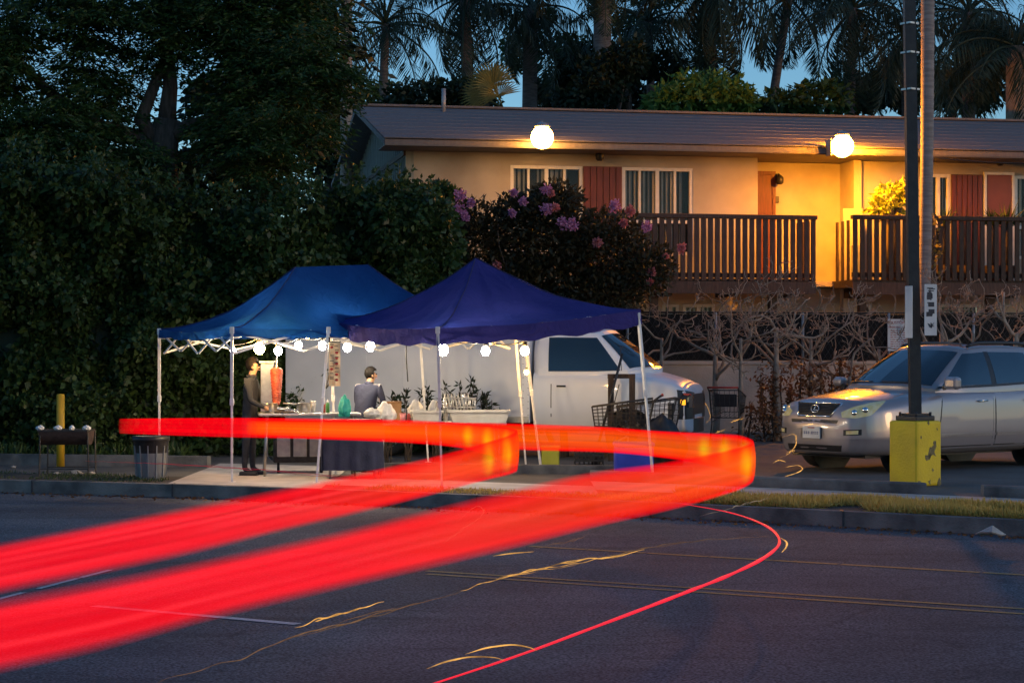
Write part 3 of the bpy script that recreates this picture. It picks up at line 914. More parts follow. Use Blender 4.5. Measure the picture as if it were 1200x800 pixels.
# tree behind it closes the view; deep shade is put into its leaf colour
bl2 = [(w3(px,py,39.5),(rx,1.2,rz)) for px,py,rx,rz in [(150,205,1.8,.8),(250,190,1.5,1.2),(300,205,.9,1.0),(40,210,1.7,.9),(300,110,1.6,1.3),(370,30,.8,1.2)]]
big_tree("shade_tree", "tree behind the feathery tree with shade painted into its black leaves", (-5.2, 39.5, 0), [(-5.2,39.5,0),(-5.2,39.5,3.2),(-5.0,39.5,5)], [.3,.25,.2], bl2, 420, .6, M['leaf_black'], holes, k=40, ll=.24, lw=.1)

# --- flowering bush behind the canopies
fb = thing("flowering_bush", "bronze leaved flowering bush with pink clusters before the balcony", "bush", (0.3, 36, 0))
B0 = np.array([0.3, 36, 0])
seg = []
for k in range(9):
    branch_tree(Vector((0.3+random.uniform(-.5,.5), 36+random.uniform(-.3,.3), 0)), Vector((random.uniform(-.8,.8), random.uniform(-.3,.3), 1)), 2.2, .06, 2, 5, seg, .25, (2,3), .6, .1)
q = MB()
for pts, rr, dp in seg: q.tube([Vector(p)-Vector(B0) for p in pts], rr, 5)
tag(q.build("stems", M['bark'], fb), kind='stuff')
parts = []
for (px,py,rx,rz,Y) in [(560,290,.75,.9,36),(640,280,.9,1.0,36),(710,300,.9,.9,36),(600,340,1.2,.6,35.8),(760,315,.5,.5,35.6),(700,350,.9,.45,35.7),(530,262,.4,.5,36.2),(650,235,.55,.35,36.2),(600,245,.35,.3,36.1)]:
    m = int(rx*rz*5200)
    C, d = blob_points(m, w3(px,py,Y), (rx,.8,rz), .35)
    parts.append(leaves(C, d+rng.normal(size=(m,3))*.8, rng.uniform(.07,.17,m), rng.uniform(.035,.07,m)))
V, Q = merge(parts); tag(nmesh("foliage", V-B0, Q, M['leaf_bronze'], fb), kind='stuff')
fl = [(540,229,.13,0),(552,238,.10,0),(537,247,.15,0),(545,254,.09,0),(515,258,.09,0),(497,281,.09,0),(515,285,.07,1),(640,222,.12,0),(646,227,.07,1),(640,245,.13,0),(650,242,.09,1),(660,261,.12,0),(672,263,.13,0),(720,241,.14,0),(738,247,.10,1),(731,262,.10,1),(758,266,.10,0),(700,284,.10,1),(762,330,.08,1),(799,291,.09,1),(582,312,.09,1),(633,346,.08,1),(613,236,.08,0),(600,250,.08,0),(764,318,.08,1),(780,300,.05,1),(602,226,.08,0)]
for px, py, r, red in fl:
    c = np.array(w3(px, py, 35.1)); m = int(60 + 700*r)
    r *= .72; C, d = blob_points(m, c, (r*1.1*random.uniform(.8,1.2), r, r*1.1*random.uniform(.8,1.3)), .1)
    V, Q = leaves(C, d+rng.normal(size=(m,3))*.6, rng.uniform(.03,.06,m), rng.uniform(.03,.055,m))
    nmesh("flower_cluster", V-B0, Q, M['petal_red'] if red else M['petal'], fb)

# --- hedge carries on behind the bush (right end) 
n = 9000
C, d = blob_points(n, w3(465, 292, 33.6), (1.15, .7, 1.15), .5)
C2, d2 = blob_points(5000, w3(515, 258, 36.6), (.55, .6, .7), .4)
V, Q = merge([leaves(C, d+rng.normal(size=C.shape)*.7, .14, .10), leaves(C2, d2+rng.normal(size=C2.shape)*.7, .12, .08)])
rb_ = thing("shrub", "leafy green shrub at the hedge's right end below the gable", "shrub", (-1.9, 33.8, 0))
tag(nmesh("foliage", V-np.array([-1.9,33.8,0]), Q, M['leaf_hedge'], rb_), kind='stuff')
q = MB()
for k in range(5): q.tube([(random.uniform(-.3,.3),random.uniform(-.2,.2),0),(random.uniform(-.7,.7),0,2.0),(random.uniform(-1,1),0,3.8)], [.05,.04,.02], 6)
q.build("stems", M['bark'], rb_)

# --- palms
def frond_mesh(L, droop, leaf, nl, hang, width, name, stiff=False):
    """feather leaf along +x: rachis arcs up then droops, leaflets hang"""
    pts = []
    for i in range(15):
        t = i/14
        x = L*(t - .28*droop*t*t*t); z = L*(.42*t - droop*.95*t*t)
        pts.append(Vector((x, 0, z)))
    q = MB(); q.tube(pts, [.035*(1-.85*i/14)+.004 for i in range(15)], 5)
    P, D = [], []
    for i in range(nl):
        t = .12 + .88*i/nl
        k = t*14; i0 = min(13, int(k)); p = pts[i0].lerp(pts[i0+1], k-i0)
        for sgn in (1, -1):
            P.append(p); D.append(Vector((.55+random.gauss(0,.15), sgn*(.75+random.gauss(0,.2)), -hang+random.gauss(0,.2)+.15)))
    P = np.array([tuple(p) for p in P]); D = np.array([tuple(d) for d in D]); n = len(P)
    tt = np.repeat(np.linspace(.12,1,nl), 2)
    Lf = leaf*np.sin(np.pi*np.clip(tt*.9+.08,0,1))**.6*rng.uniform(.8,1.15,n)
    # each leaflet bends down half way: two rhombs
    Dn = unit(D)
    S = unit(np.cross(Dn, np.tile([0,0,1.0],(n,1)))); w_ = width
    mid = P + Dn*Lf[:,None]*.5
    D2 = unit(Dn + np.array([0,0,-hang*.9])); tip = mid + D2*Lf[:,None]*.55
    V = np.stack([P, mid+S*w_, mid-S*w_, tip], 1).reshape(-1,3)
    b0 = len(q.v)
    q.v.extend([tuple(v) for v in V])
    for i in range(n):
        a = b0+4*i
        q.f.append((a, a+1, a+3, a+2)); q.m.append(0); q.sm.append(False)
    me = bpy.data.meshes.new(name); me.from_pydata(q.v, [], q.f); me.materials.append(M['leaf_palm']); me.update()
    return me
FR = [frond_mesh(3.0, .62, .75, 46, .95, .017, "frond_mesh"), frond_mesh(2.7, .85, .8, 44, 1.3, .017, "frond_mesh"), frond_mesh(3.1, .45, .62, 46, .55, .016, "frond_mesh")]
def palm(label, px, py, Y, scale=1.0, nf=24, trunk=(.16,.13), bark='palm_bark', lean=0.0, fr=(0,1,2), low=-.5, group="palms behind the house"):
    c = at(px, py, Y)
    base = Vector((c.x - lean, Y, 0))
    t = thing("palm_tree", label, "palm tree", base, 0, group)
    H = c.z; q = MB(); pts = []; rr = []
    for i in range(13):
        f = i/12
        pts.append((lean*f**1.4, 0, H*f)); rr.append(trunk[0]+(trunk[1]-trunk[0])*f + (.06 if i == 0 else 0))
    q.tube(pts, rr, 12); q.build("trunk", M[bark], t)
    for i in range(nf):
        me = FR[fr[i % len(fr)]]
        o = obj_from("frond", me, t)
        el = low + (1.35-low)*(i/nf)**1.15 + random.gauss(0,.08)
        az = i*2.39996 + random.gauss(0,.15)
        o.location = (lean, 0, H - .1 + .15*i/nf)
        o.rotation_euler = (0, -el+.25, az)
        o.rotation_mode = 'XYZ'
        s_ = scale*random.uniform(.85,1.12); o.scale = (s_, s_, s_)
    return t
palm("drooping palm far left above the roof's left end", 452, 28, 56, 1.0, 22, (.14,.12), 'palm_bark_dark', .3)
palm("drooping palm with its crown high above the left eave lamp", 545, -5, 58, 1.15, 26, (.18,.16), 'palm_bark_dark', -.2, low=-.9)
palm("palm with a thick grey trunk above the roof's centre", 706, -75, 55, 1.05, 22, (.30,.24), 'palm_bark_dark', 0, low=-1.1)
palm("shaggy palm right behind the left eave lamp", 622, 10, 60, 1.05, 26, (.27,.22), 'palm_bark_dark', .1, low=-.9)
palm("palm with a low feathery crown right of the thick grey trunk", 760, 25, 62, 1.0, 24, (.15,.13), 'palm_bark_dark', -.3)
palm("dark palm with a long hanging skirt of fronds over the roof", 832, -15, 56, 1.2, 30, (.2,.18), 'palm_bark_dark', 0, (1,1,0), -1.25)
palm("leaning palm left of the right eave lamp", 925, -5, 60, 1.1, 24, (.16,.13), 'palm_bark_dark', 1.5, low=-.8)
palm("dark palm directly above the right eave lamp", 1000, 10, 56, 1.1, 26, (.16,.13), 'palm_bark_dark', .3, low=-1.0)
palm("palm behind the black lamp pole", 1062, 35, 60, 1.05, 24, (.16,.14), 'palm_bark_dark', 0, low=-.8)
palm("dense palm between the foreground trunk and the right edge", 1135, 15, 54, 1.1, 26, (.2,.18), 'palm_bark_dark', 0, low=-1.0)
palm("palm with a ragged pale trunk at the far right edge", 1192, 55, 52, 1.1, 26, (.33,.30), 'bark_pale', 0, (0,2,1), -.6)
# tall bare grey trunk at the left end of the roof
t = thing("palm_tree", "tall plain grey trunk rising beside the roof's left end", "palm tree", (at(406,0,50).x, 50, 0), 0, "palms behind the house")
q = MB(); q.tube([(0,0,0),(0,0,5),(0,0,12.5)], [.19,.165,.14], 12); q.build("trunk", M['bark_pale'], t)
for i in range(14):
    o = obj_from("frond", FR[i % 3], t); o.location = (0,0,12.4); o.rotation_euler = (0, -(-.5+1.8*i/14), i*2.4)
# slim ringed palm trunk in the lot, lit from the side by the right lamp
base = at(1080, 470, 41.3); base.z = 0
top = at(1086, 0, 41.3)
t = thing("palm_tree", "slim ringed palm trunk right of the black pole, lit gold on its left", "palm tree", base)
q = MB(); pts, rr = [], []
for i in range(150):
    f = i/149; z = (top.z+3)*f
    pts.append(((top.x-base.x)*f + .06*math.sin(f*3), 0, z)); rr.append((.115+.035*f) + (.007 if i % 2 else 0))
q.tube(pts, rr, 12); q.build("trunk", M['palm_bark'], t)
for i in range(16):
    o = obj_from("frond", FR[i % 3], t); o.location = (top.x-base.x, 0, top.z+3); o.rotation_euler = (0, -(-.4+1.6*i/16), i*2.4)

# --- broadleaf bushes and trees behind the roof
def bush(name, label, cat, blobs, base, mat, dens=900, ls=(.10,.22), lw=.6, group=None, trunk=True, mb='bark'):
    t = thing(name, label, cat, base, 0, group); B = np.array(base, dtype=float); parts = []
    for (c, r) in blobs:
        m = int(dens*(r[0]*r[1]+r[1]*r[2]+r[0]*r[2]))
        C, d = blob_points(m, c, r, .45)
        l = rng.uniform(ls[0], ls[1], m)
        parts.append(leaves(C, d*.6+rng.normal(size=(m,3))*.8+np.array([0,0,-.25]), l, l*lw))
    V, Q = merge(parts); tag(nmesh("crown" if trunk else "foliage", V-B, Q, mat, t), kind='stuff')
    if trunk:
        q = MB(); c0 = Vector(blobs[0][0]) - Vector(base)
        q.tube([(0,0,0), (c0.x*.3, c0.y*.3, c0.z*.5), c0], [.22,.17,.08], 8)
        for (c, r) in blobs[1:]:
            e = Vector(c)-Vector(base); q.tube([(c0.x*.3, c0.y*.3, c0.z*.5), (e+c0*.6)/1.9, e], [.12,.09,.04], 6)
        q.build("trunk", M[mb], t)
    return t
def bl_(lst, Y): return [(w3(px,py,Y), (rx,ry,rz)) for px,py,rx,ry,rz in lst]
G1 = "trees behind the roof"
bush("broadleaf_tree", "glossy green broadleaf tree showing over the roof left of the right lamp", "tree", bl_([(825,112,1.3,.9,.65),(790,120,.8,.8,.45),(862,120,.6,.7,.45)],51), (5.0,51,0), M['leaf_bright'], 700, (.14,.32), .38, G1)
bush("broadleaf_tree", "dark green broadleaf tree showing over the roof beside the right lamp", "tree", bl_([(915,128,1.0,.8,.45),(960,120,.9,.8,.6)],51.5), (7.0,51.5,0), M['leaf_dark'], 700, (.14,.32), .38, G1)
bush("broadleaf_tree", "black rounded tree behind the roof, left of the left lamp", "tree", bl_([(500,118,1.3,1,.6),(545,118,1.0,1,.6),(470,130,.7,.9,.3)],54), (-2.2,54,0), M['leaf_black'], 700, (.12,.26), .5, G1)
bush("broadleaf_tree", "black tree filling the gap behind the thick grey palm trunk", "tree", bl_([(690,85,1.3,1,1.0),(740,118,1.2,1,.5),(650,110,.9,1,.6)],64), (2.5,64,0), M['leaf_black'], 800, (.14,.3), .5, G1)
bush("broadleaf_tree", "spreading thin tree against the sky at top centre", "tree", bl_([(665,55,.7,.8,.5),(740,30,.8,.8,.5),(770,-10,1.2,.8,.6),(610,60,.8,.8,.8),(640,20,.35,.5,.35)],66), (3.2,66,0), M['leaf_dark'], 520, (.12,.26), .5, G1)
bush("broadleaf_tree", "black tree behind the black lamp pole above the roof", "tree", bl_([(1060,100,1.2,1,.9),(1130,105,1.5,1,.8),(1010,110,.9,1,.6),(1160,60,1.0,1,1.0)],63), (13,63,0), M['leaf_black'], 800, (.14,.3), .5, G1)
bush("broadleaf_tree", "thin dark tree between the palms right of the left lamp", "tree", bl_([(735,75,.8,.9,.6),(700,120,.9,.9,.4),(780,80,.6,.8,.5)],58), (3.6,58,0), M['leaf_black'], 760, (.12,.26), .5, G1)
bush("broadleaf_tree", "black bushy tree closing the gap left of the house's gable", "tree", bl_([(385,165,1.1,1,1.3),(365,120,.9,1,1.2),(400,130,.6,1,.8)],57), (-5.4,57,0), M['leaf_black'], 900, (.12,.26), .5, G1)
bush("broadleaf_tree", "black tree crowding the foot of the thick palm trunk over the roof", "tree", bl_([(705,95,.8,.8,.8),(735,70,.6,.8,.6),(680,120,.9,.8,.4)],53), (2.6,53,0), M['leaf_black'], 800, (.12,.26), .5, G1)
bush("broadleaf_tree", "low amber-lit tree behind the roof's left end", "tree", bl_([(432,112,.5,.6,.35),(455,108,.4,.6,.35)],60), (-4.2,60,0), M['leaf_gold'], 520, (.12,.24), .5, G1)  # amber light is put into the leaf colour
# fan-leaved palm behind the roof near the left lamp, lamplight gold painted into its leaves
c = at(590, 118, 50)
t = thing("fan_palm", "small fan palm near the left eave lamp with lamplight gold painted into its leaves", "palm tree", (c.x, 50, 0))
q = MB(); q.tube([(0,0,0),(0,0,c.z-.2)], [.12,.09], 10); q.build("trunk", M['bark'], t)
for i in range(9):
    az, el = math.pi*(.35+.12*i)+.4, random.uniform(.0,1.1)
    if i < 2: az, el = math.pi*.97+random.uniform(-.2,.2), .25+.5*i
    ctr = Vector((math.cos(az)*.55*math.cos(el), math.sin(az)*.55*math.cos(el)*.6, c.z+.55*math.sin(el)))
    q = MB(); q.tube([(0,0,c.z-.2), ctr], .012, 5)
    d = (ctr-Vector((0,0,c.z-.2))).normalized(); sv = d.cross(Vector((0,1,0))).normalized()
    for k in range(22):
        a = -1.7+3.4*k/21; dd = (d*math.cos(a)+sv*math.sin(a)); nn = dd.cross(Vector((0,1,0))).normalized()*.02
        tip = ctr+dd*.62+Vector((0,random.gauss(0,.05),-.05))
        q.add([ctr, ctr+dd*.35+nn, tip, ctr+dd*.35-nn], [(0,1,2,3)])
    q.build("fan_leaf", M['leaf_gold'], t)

# --- bare pruned trees in front of the low wall
def bare_tree(label, px, py0, Y, h, n, spread, seed, thick=.075, mat='bark_pale', lean=0):
    random.seed(seed)
    thick *= .74
    base = at(px, py0, Y); base.z = 0
    t = thing("bare_tree", label, "tree", base, 0, "bare trees before the low wall")
    q = MB(); p1 = Vector((lean*.4, 0, h*.5)); p2 = Vector((lean, random.uniform(-.1,.1), h))
    q.tube([(0,0,0), (lean*.1+.04,0,h*.25), p1, p2], [thick*1.35, thick*1.1, thick, thick*.8], 9); q.build("trunk", M[mat], t)
    for k in range(n):
        az = 2*math.pi*k/n + random.uniform(-.3,.3)
        out = []
        s0 = p1.lerp(p2, random.uniform(.3,1))
        branch_tree(s0, Vector((math.cos(az)*spread, math.sin(az)*.5, random.uniform(.35,1.1))), random.uniform(.75,1.15), thick*.62, 4, 6, out, .55, (1,3), .66, .12)
        q = MB()
        for pts, rr, dp in out: q.tube(pts, [max(r_, .0055) for r_ in rr], 5 if dp > 1 else 4)
        q.build("limb", M[mat], t)
    return t
bare_tree("bare wide tangle of limbs rising out of the dry brown vines", 950, 510, 36.3, 1.9, 6, 1.3, 41, .055)
bare_tree("bare slim tree above the lone trolley", 868, 510, 36.0, 1.9, 6, 1.2, 44, .05)
bare_tree("bare tangle just right of the black pole above the car roof", 1140, 510, 37.0, 2.0, 5, 1.2, 47, .05)
bare_tree("bare twisted tree just left of the wall's end behind the van hood", 838, 510, 36.6, 1.6, 5, 1.0, 3, .075)
bare_tree("bare tree with many limbs above the dry weeds, second from left", 910, 510, 36.2, 2.1, 6, 1.1, 5, .07)
bare_tree("bare pruned tree left of the parking notice", 995, 510, 36.5, 1.2, 6, 1.2, 8, .06)
bare_tree("bare tree behind the parking notice and black pole", 1030, 510, 37.0, 1.7, 4, .9, 12, .05)
bare_tree("bare forked tree behind the car's roof", 1105, 510, 36.6, 2.0, 4, .8, 15, .075)
bare_tree("bare tree at the far right edge behind the car", 1190, 510, 36.6, 2.0, 5, .8, 21, .085)
bare_tree("bare tangle of thin limbs over the van's windscreen", 775, 510, 36.8, 1.9, 5, 1.2, 31, .05)
random.seed(99)
# --- dry brown vines and weeds against the wall
dv = thing("dry_vines", "dead brown vines and weeds standing against the low wall", "weeds", tuple(on(930, 508)))
DB = np.array(on(930, 508)); parts = []; q = MB()
for (px, top, wd_) in [(880,470,.10),(893,438,.13),(906,425,.17),(915,440,.15),(925,455,.14),(938,420,.14),(950,440,.16),(962,425,.13),(975,440,.18),(985,420,.15),(998,428,.14),(1008,432,.14),(1020,440,.15),(905,480,.25),(945,485,.25),(1000,470,.25)]:
    Y = 36.3 + random.uniform(-.4,.5); zt_ = CAM_Z-(top-412)*Y/F; x = (px-600)*Y/F
    m = int(zt_*230*wd_/.15)
    zz = rng.random(m)**.8*zt_
    C = np.stack([x + rng.normal(size=m)*wd_*(.5+.6*np.sin(zz*5+px)), Y+rng.normal(size=m)*.15, zz], 1)
    parts.append(leaves(C, rng.normal(size=(m,3))*.8+np.array([0,0,-.5]), rng.uniform(.05,.15,m), rng.uniform(.02,.06,m)))
    q.tube([(x-DB[0]+random.uniform(-.1,.1), Y-DB[1], 0), (x-DB[0], Y-DB[1], zt_*.6), (x-DB[0]+random.uniform(-.05,.05), Y-DB[1], zt_)], [.025,.018,.008], 5)
V, Q = merge(parts); tag(nmesh("dry_leaves", V-DB, Q, M['leaf_dry'], dv), kind='stuff')
q.build("stems", M['bark'], dv)

# --- plants on the right balcony
def hp(px, py, v): return hpos(px, py, v)
pb = hp(1045, 251, -.8)
bush("potted_shrub", "lime green shrub lit gold above the right balcony rail", "plant", [((pb.x-.05,pb.y,pb.z+.35),(.42,.3,.38)),((pb.x-.3,pb.y,pb.z+.12),(.25,.2,.2)),((pb.x+.3,pb.y,pb.z+.5),(.22,.2,.3))], (pb.x, pb.y, Zf), M['leaf_lime'], 900, (.10,.2), .45)
def spiky(px, label, n, L, mat, wd_=.03):
    p = hp(px, 252, -.85); t = thing("potted_plant", label, "plant", (p.x,p.y,Zf))
    q = MB(); q.lathe((0,0,0), [(0,0),(.14,0),(.19,.34),(.17,.34),(.16,.28),(0,.28)], 14); q.build("pot", M['rust_steel'], t)
    P = np.tile([0,0,p.z-Zf-.25], (n,1)) + rng.normal(size=(n,3))*.03; D = rng.normal(size=(n,3))*np.array([.8,.6,.3])+np.array([0,0,.9])
    V, Q = leaves(P, D, L*rng.uniform(.6,1.2,n), wd_); tag(nmesh("leaves", V, Q, mat, t), kind='stuff')
    q = MB(); q.tube([(0,0,.25),(0,0,p.z-Zf-.2)], .03, 6); q.build("stem", M['bark'], t)
spiky(1106, "spiky yucca behind the right balcony rail beside the window", 40, .5, M['leaf_hedge'])
spiky(1163, "bushy strap-leaved plant in front of the rust red door", 90, .45, M['leaf_hedge'])
spiky(1180, "taller thin plant beside the rust red door's right jamb", 60, .6, M['leaf_hedge'])
spiky(1130, "small twiggy plant before the brown boards of the right balcony", 25, .55, M['leaf_dry'], .015)
# creeper with golden leaves hanging from the right balcony rail
cp = hp(1094, 300, -1.5)
t = thing("creeper", "thin creeper with yellowing leaves hanging on the right railing", "plant", tuple(cp))
q = MB(); q.tube([(0,0,.9),(.05,-.03,.4),(-.05,0,0),(.04,0,-.5)], .012, 5); q.build("stem", M['bark'], t)
m = 60; C = np.stack([rng.normal(size=m)*.10, rng.normal(size=m)*.05, rng.uniform(-.5,.9,m)], 1)
V, Q = leaves(C, rng.normal(size=(m,3)), .11, .08); tag(nmesh("leaves", V, Q, M['leaf_gold'], t), kind='stuff')
# --- young shrubs standing in front of the truck box
for i, (px, top, label) in enumerate([(455,455,"small dark shrub left of the bent white canopy leg"),(478,448,"small dark shrub just left of the slanting white leg"),(510,450,"dark shrub between the two thin canopy legs"),(545,440,"tallest dark shrub against the truck box"),(575,460,"low dark shrub right of the stacked dishes")]):
    Y = 29.3 + .15*i; b0 = at(px, 500, Y); b0.z = 0; zt_ = CAM_Z-(top-412)*Y/F
    t = thing("young_shrub", label, "shrub", b0, 0, "young shrubs in front of the truck")
    q = MB(); parts = []
    for k in range(7):
        tip = Vector((random.uniform(-.28,.28), random.uniform(-.1,.1), zt_*random.uniform(.72,1.0)))
        q.tube([(random.uniform(-.05,.05),0,0), tip*.5, tip], [.012,.01,.005], 5)
        m = 46; s_ = rng.uniform(.35,1,m)
        C = np.stack([tip.x*s_, tip.y*s_, tip.z*s_], 1); parts.append(leaves(C, rng.normal(size=(m,3))+np.array([0,0,.5]), rng.uniform(.08,.14,m), .035))
    q.build("stems", M['bark'], t); V, Q = merge(parts); tag(nmesh("leaves", V, Q, M['leaf_black'], t), kind='stuff')
# ------------------------------------------------------------------ canopies
def cloth(name, c, c2, tl=.35):
    m, N, L, b = nodes_of(name)
    tc = N.new("ShaderNodeTexCoord"); nz = N.new("ShaderNodeTexNoise"); nz.inputs["Scale"].default_value = 1.6; nz.inputs["Detail"].default_value = 6
    L.new(tc.outputs["Object"], nz.inputs["Vector"])
    cr = N.new("ShaderNodeValToRGB"); cr.color_ramp.elements[0].position = .35; cr.color_ramp.elements[1].position = .7
    cr.color_ramp.elements[0].color = (*c, 1); cr.color_ramp.elements[1].color = (*c2, 1)
    L.new(nz.outputs["Fac"], cr.inputs[0]); L.new(cr.outputs[0], b.inputs["Base Color"])
    b.inputs["Roughness"].default_value = .9; b.inputs["Specular IOR Level"].default_value = .12
    n2 = N.new("ShaderNodeTexNoise"); n2.inputs["Scale"].default_value = 4; n2.inputs["Detail"].default_value = 3
    L.new(tc.outputs["Object"], n2.inputs["Vector"])
    bp = N.new("ShaderNodeBump"); n2.inputs["Detail"].default_value = 6; n2.inputs["Distortion"].default_value = 1.5; bp.inputs["Strength"].default_value = .7; bp.inputs["Distance"].default_value = .06
    L.new(n2.outputs["Fac"], bp.inputs["Height"]); L.new(bp.outputs[0], b.inputs["Normal"])
    t = N.new("ShaderNodeBsdfTranslucent"); L.new(cr.outputs[0], t.inputs[0])
    mx = N.new("ShaderNodeMixShader"); mx.inputs[0].default_value = tl
    L.new(b.outputs[0], mx.inputs[1]); L.new(t.outputs[0], mx.inputs[2]); L.new(mx.outputs[0], N["Material Output"].inputs[0])
    return m
M['cloth_blue'] = cloth("cloth_blue", (.003,.032,.165), (.007,.048,.22), .40)
M['cloth_navy'] = cloth("cloth_navy", (.018,.029,.18), (.036,.044,.24), .25)
M['hem_shade_navy'] = cloth("hem_shade_navy", (.030,.030,.15), (.045,.040,.19), .06)  # same cloth made duller: the shade of the unlit hem is painted in
M['cloth_seam'] = pm("cloth_seam", (.02,.02,.08), (.03,.03,.11), 20, .8)

def canopy(name, label, corners, ridge, legs, mat, val=.17, val_dark=None, pw=1.75, seams=True, td=.32):
    """corners: 4 eave points in order, ridge: two points (or one twice); ridge[0] joins corners 0,1 and ridge[1] joins corners 2,3"""
    base = sum((Vector(c) for c in corners), Vector())/4; base.z = 0
    t = thing(name, label, "canopy", base, 0, "pop-up canopies of the food stall")
    cs = [Vector(c)-base for c in corners]; rg = [Vector(r)-base for r in ridge]
    rid = [rg[0], rg[0], rg[1], rg[1]]
    q = MB(); NS, NT = 30, 22
    def P(i, s, tt):
        e = cs[i].lerp(cs[(i+1) % 4], s); r = rid[i].lerp(rid[(i+1) % 4], s)
        p = r.lerp(e, tt)
        p.z = r.z + (e.z-r.z)*(1-(1-tt)**pw)
        p.z -= .10*math.sin(math.pi*s)*tt**3 * 0.5
        p.z += (.048*noise.noise((p.x*1.6, p.y*1.6, i*3.0)) + (.036)*noise.noise((s*9+i*5, tt*1.3, 2.0)) - .05*math.sin(math.pi*s)*math.sin(math.pi*tt))*math.sin(math.pi*min(1,tt*.95))
        return p
    for i in range(4):
        q.grid([[P(i, a/NS, b_/NT) for a in range(NS+1)] for b_ in range(NT+1)])
    roof = q.build("canopy_top", mat, t, fix=False)
    q = MB()
    for i in range(4):
        rows = []
        for k in range(4):
            row = []
            for a in range(NS+1):
                p = P(i, a/NS, 1.0).copy()
                o = (cs[i].lerp(cs[(i+1)%4], a/NS)); o.z = 0; o = o.normalized()
                p += o*(.012+.02*math.sin(a*1.9+i)*k/3); p.z -= val*k/3*(1+.10*math.sin(a*.9+i*2))
                row.append(p)
            rows.append(row)
        q.grid(rows)
    q.build("valance", val_dark or mat, t, fix=False)
    if seams:
        for i in range(4):
            q = MB(); q.tube([P(i, 0.0, k/10) + Vector((0,0,.004)) for k in range(11)], .008, 5); q.build("hip_seam", M['cloth_seam'], t)
    for (tp, ft) in legs:
        q = MB(); a, c = Vector(ft)-base, Vector(tp)-base
        mid = a.lerp(c, .52)
        q.bar(a, mid, .026); q.bar(mid, c, .036); q.bbox((a.x,a.y,a.z+.006), (.09,.09,.012), .003)
        lg = q.build("leg", M['white_steel'], t)
        q = MB(); q.bbox(mid, (.05,.05,.09), .008); q.build("leg_clamp", M['white_steel'], lg)
        q = MB(); q.bbox(c+Vector((0,0,-.03)), (.055,.055,.09), .008); q.build("leg_clamp", M['white_steel'], lg)
    # scissor trusses along the four sides
    ctr_ = (cs[0]+cs[1]+cs[2]+cs[3])/4
    for i in range(4):
        a, c = cs[i].lerp(ctr_, .025), cs[(i+1)%4].lerp(ctr_, .025); a.z = cs[i].z; c.z = cs[(i+1)%4].z
        n = 2
        q = MB()
        for k in range(n):
            p0, p1 = a.lerp(c, k/n), a.lerp(c, (k+1)/n)
            u, l = Vector((0,0,-.07)), Vector((0,0,-td))
            off = (c-a).cross(Vector((0,0,1))).normalized()*.012
            m1 = p0.lerp(p1, .5)
            q.bar(p0+u+off, m1+l*.9+off, .016, .026); q.bar(p0+l-off, m1+u*.6-off, .016, .026)
            q.bar(m1+u*.6+off, p1+l+off, .016, .026); q.bar(m1+l*.9-off, p1+u-off, .016, .026)
        q.build("scissor_truss", M['white_steel'], t)
    # inner struts up to the peak
    for i in range(4):
        q = MB(); q.tube([P(i, 0.0, k/8)+Vector((0,0,-.07-.06*(k/8))) for k in range(9)], .012, 6); q.build("roof_strut", M['white_steel'], t)
    return t
LA, LB, LG, LD = Vector((-4.78,26.6,0)), Vector((-3.54,24.8,0)), Vector((.02,27.95,0)), Vector((-1.2,29.3,0))
def top(v, py): return Vector((v.x, v.y, CAM_Z-(py-412)*v.y/F))
lc = [top(LA,386), top(LB,384), top(LG,382), top(LD,384)]
lr = [at(346,313,26.7), at(431,310,27.5)]
c385 = at(385, 384, 25.6)
canopy("popup_canopy", "bright blue canopy with a level ridge, the left of the two", lc, lr,
       [(lc[0], (LA.x, LA.y, 0)), (lc[1], (LB.x, LB.y, 0)), (c385, on(371, 566)), (lc[3]+Vector((-.18,0,0)), (LD.x-.05, LD.y, 0)), (lc[2]+Vector((.02,.0,0)), (LG.x+.18, LG.y, 0))], M['cloth_blue'], .10)
RF, RC, RH, RR = Vector((-.908,24.0,0)), Vector((-2.48,26.5,0)), Vector((1.66,25.5,0)), Vector((.16,28.3,0))
rc = [top(RC,376), top(RF,384), top(RH,363), top(RR,374)]
rp = at(557, 303, 26.05)
canopy("popup_canopy", "purple navy canopy with a single peak, the right of the two", rc, [rp, rp+Vector((.02,.01,0))],
       [(rc[1], (RF.x+.05, RF.y, 0)), (rc[2]+Vector((-.02,0,-.05)), (RH.x+.16, RH.y-.2, 0)), (rc[3]+Vector((0,0,-.08)), (RR.x+.25, RR.y-.3, 0)), (rc[0]+Vector((.03,0,-.1)), (RC.x+.10, RC.y, 0))], M['cloth_navy'], .20, M['hem_shade_navy'], td=.20)

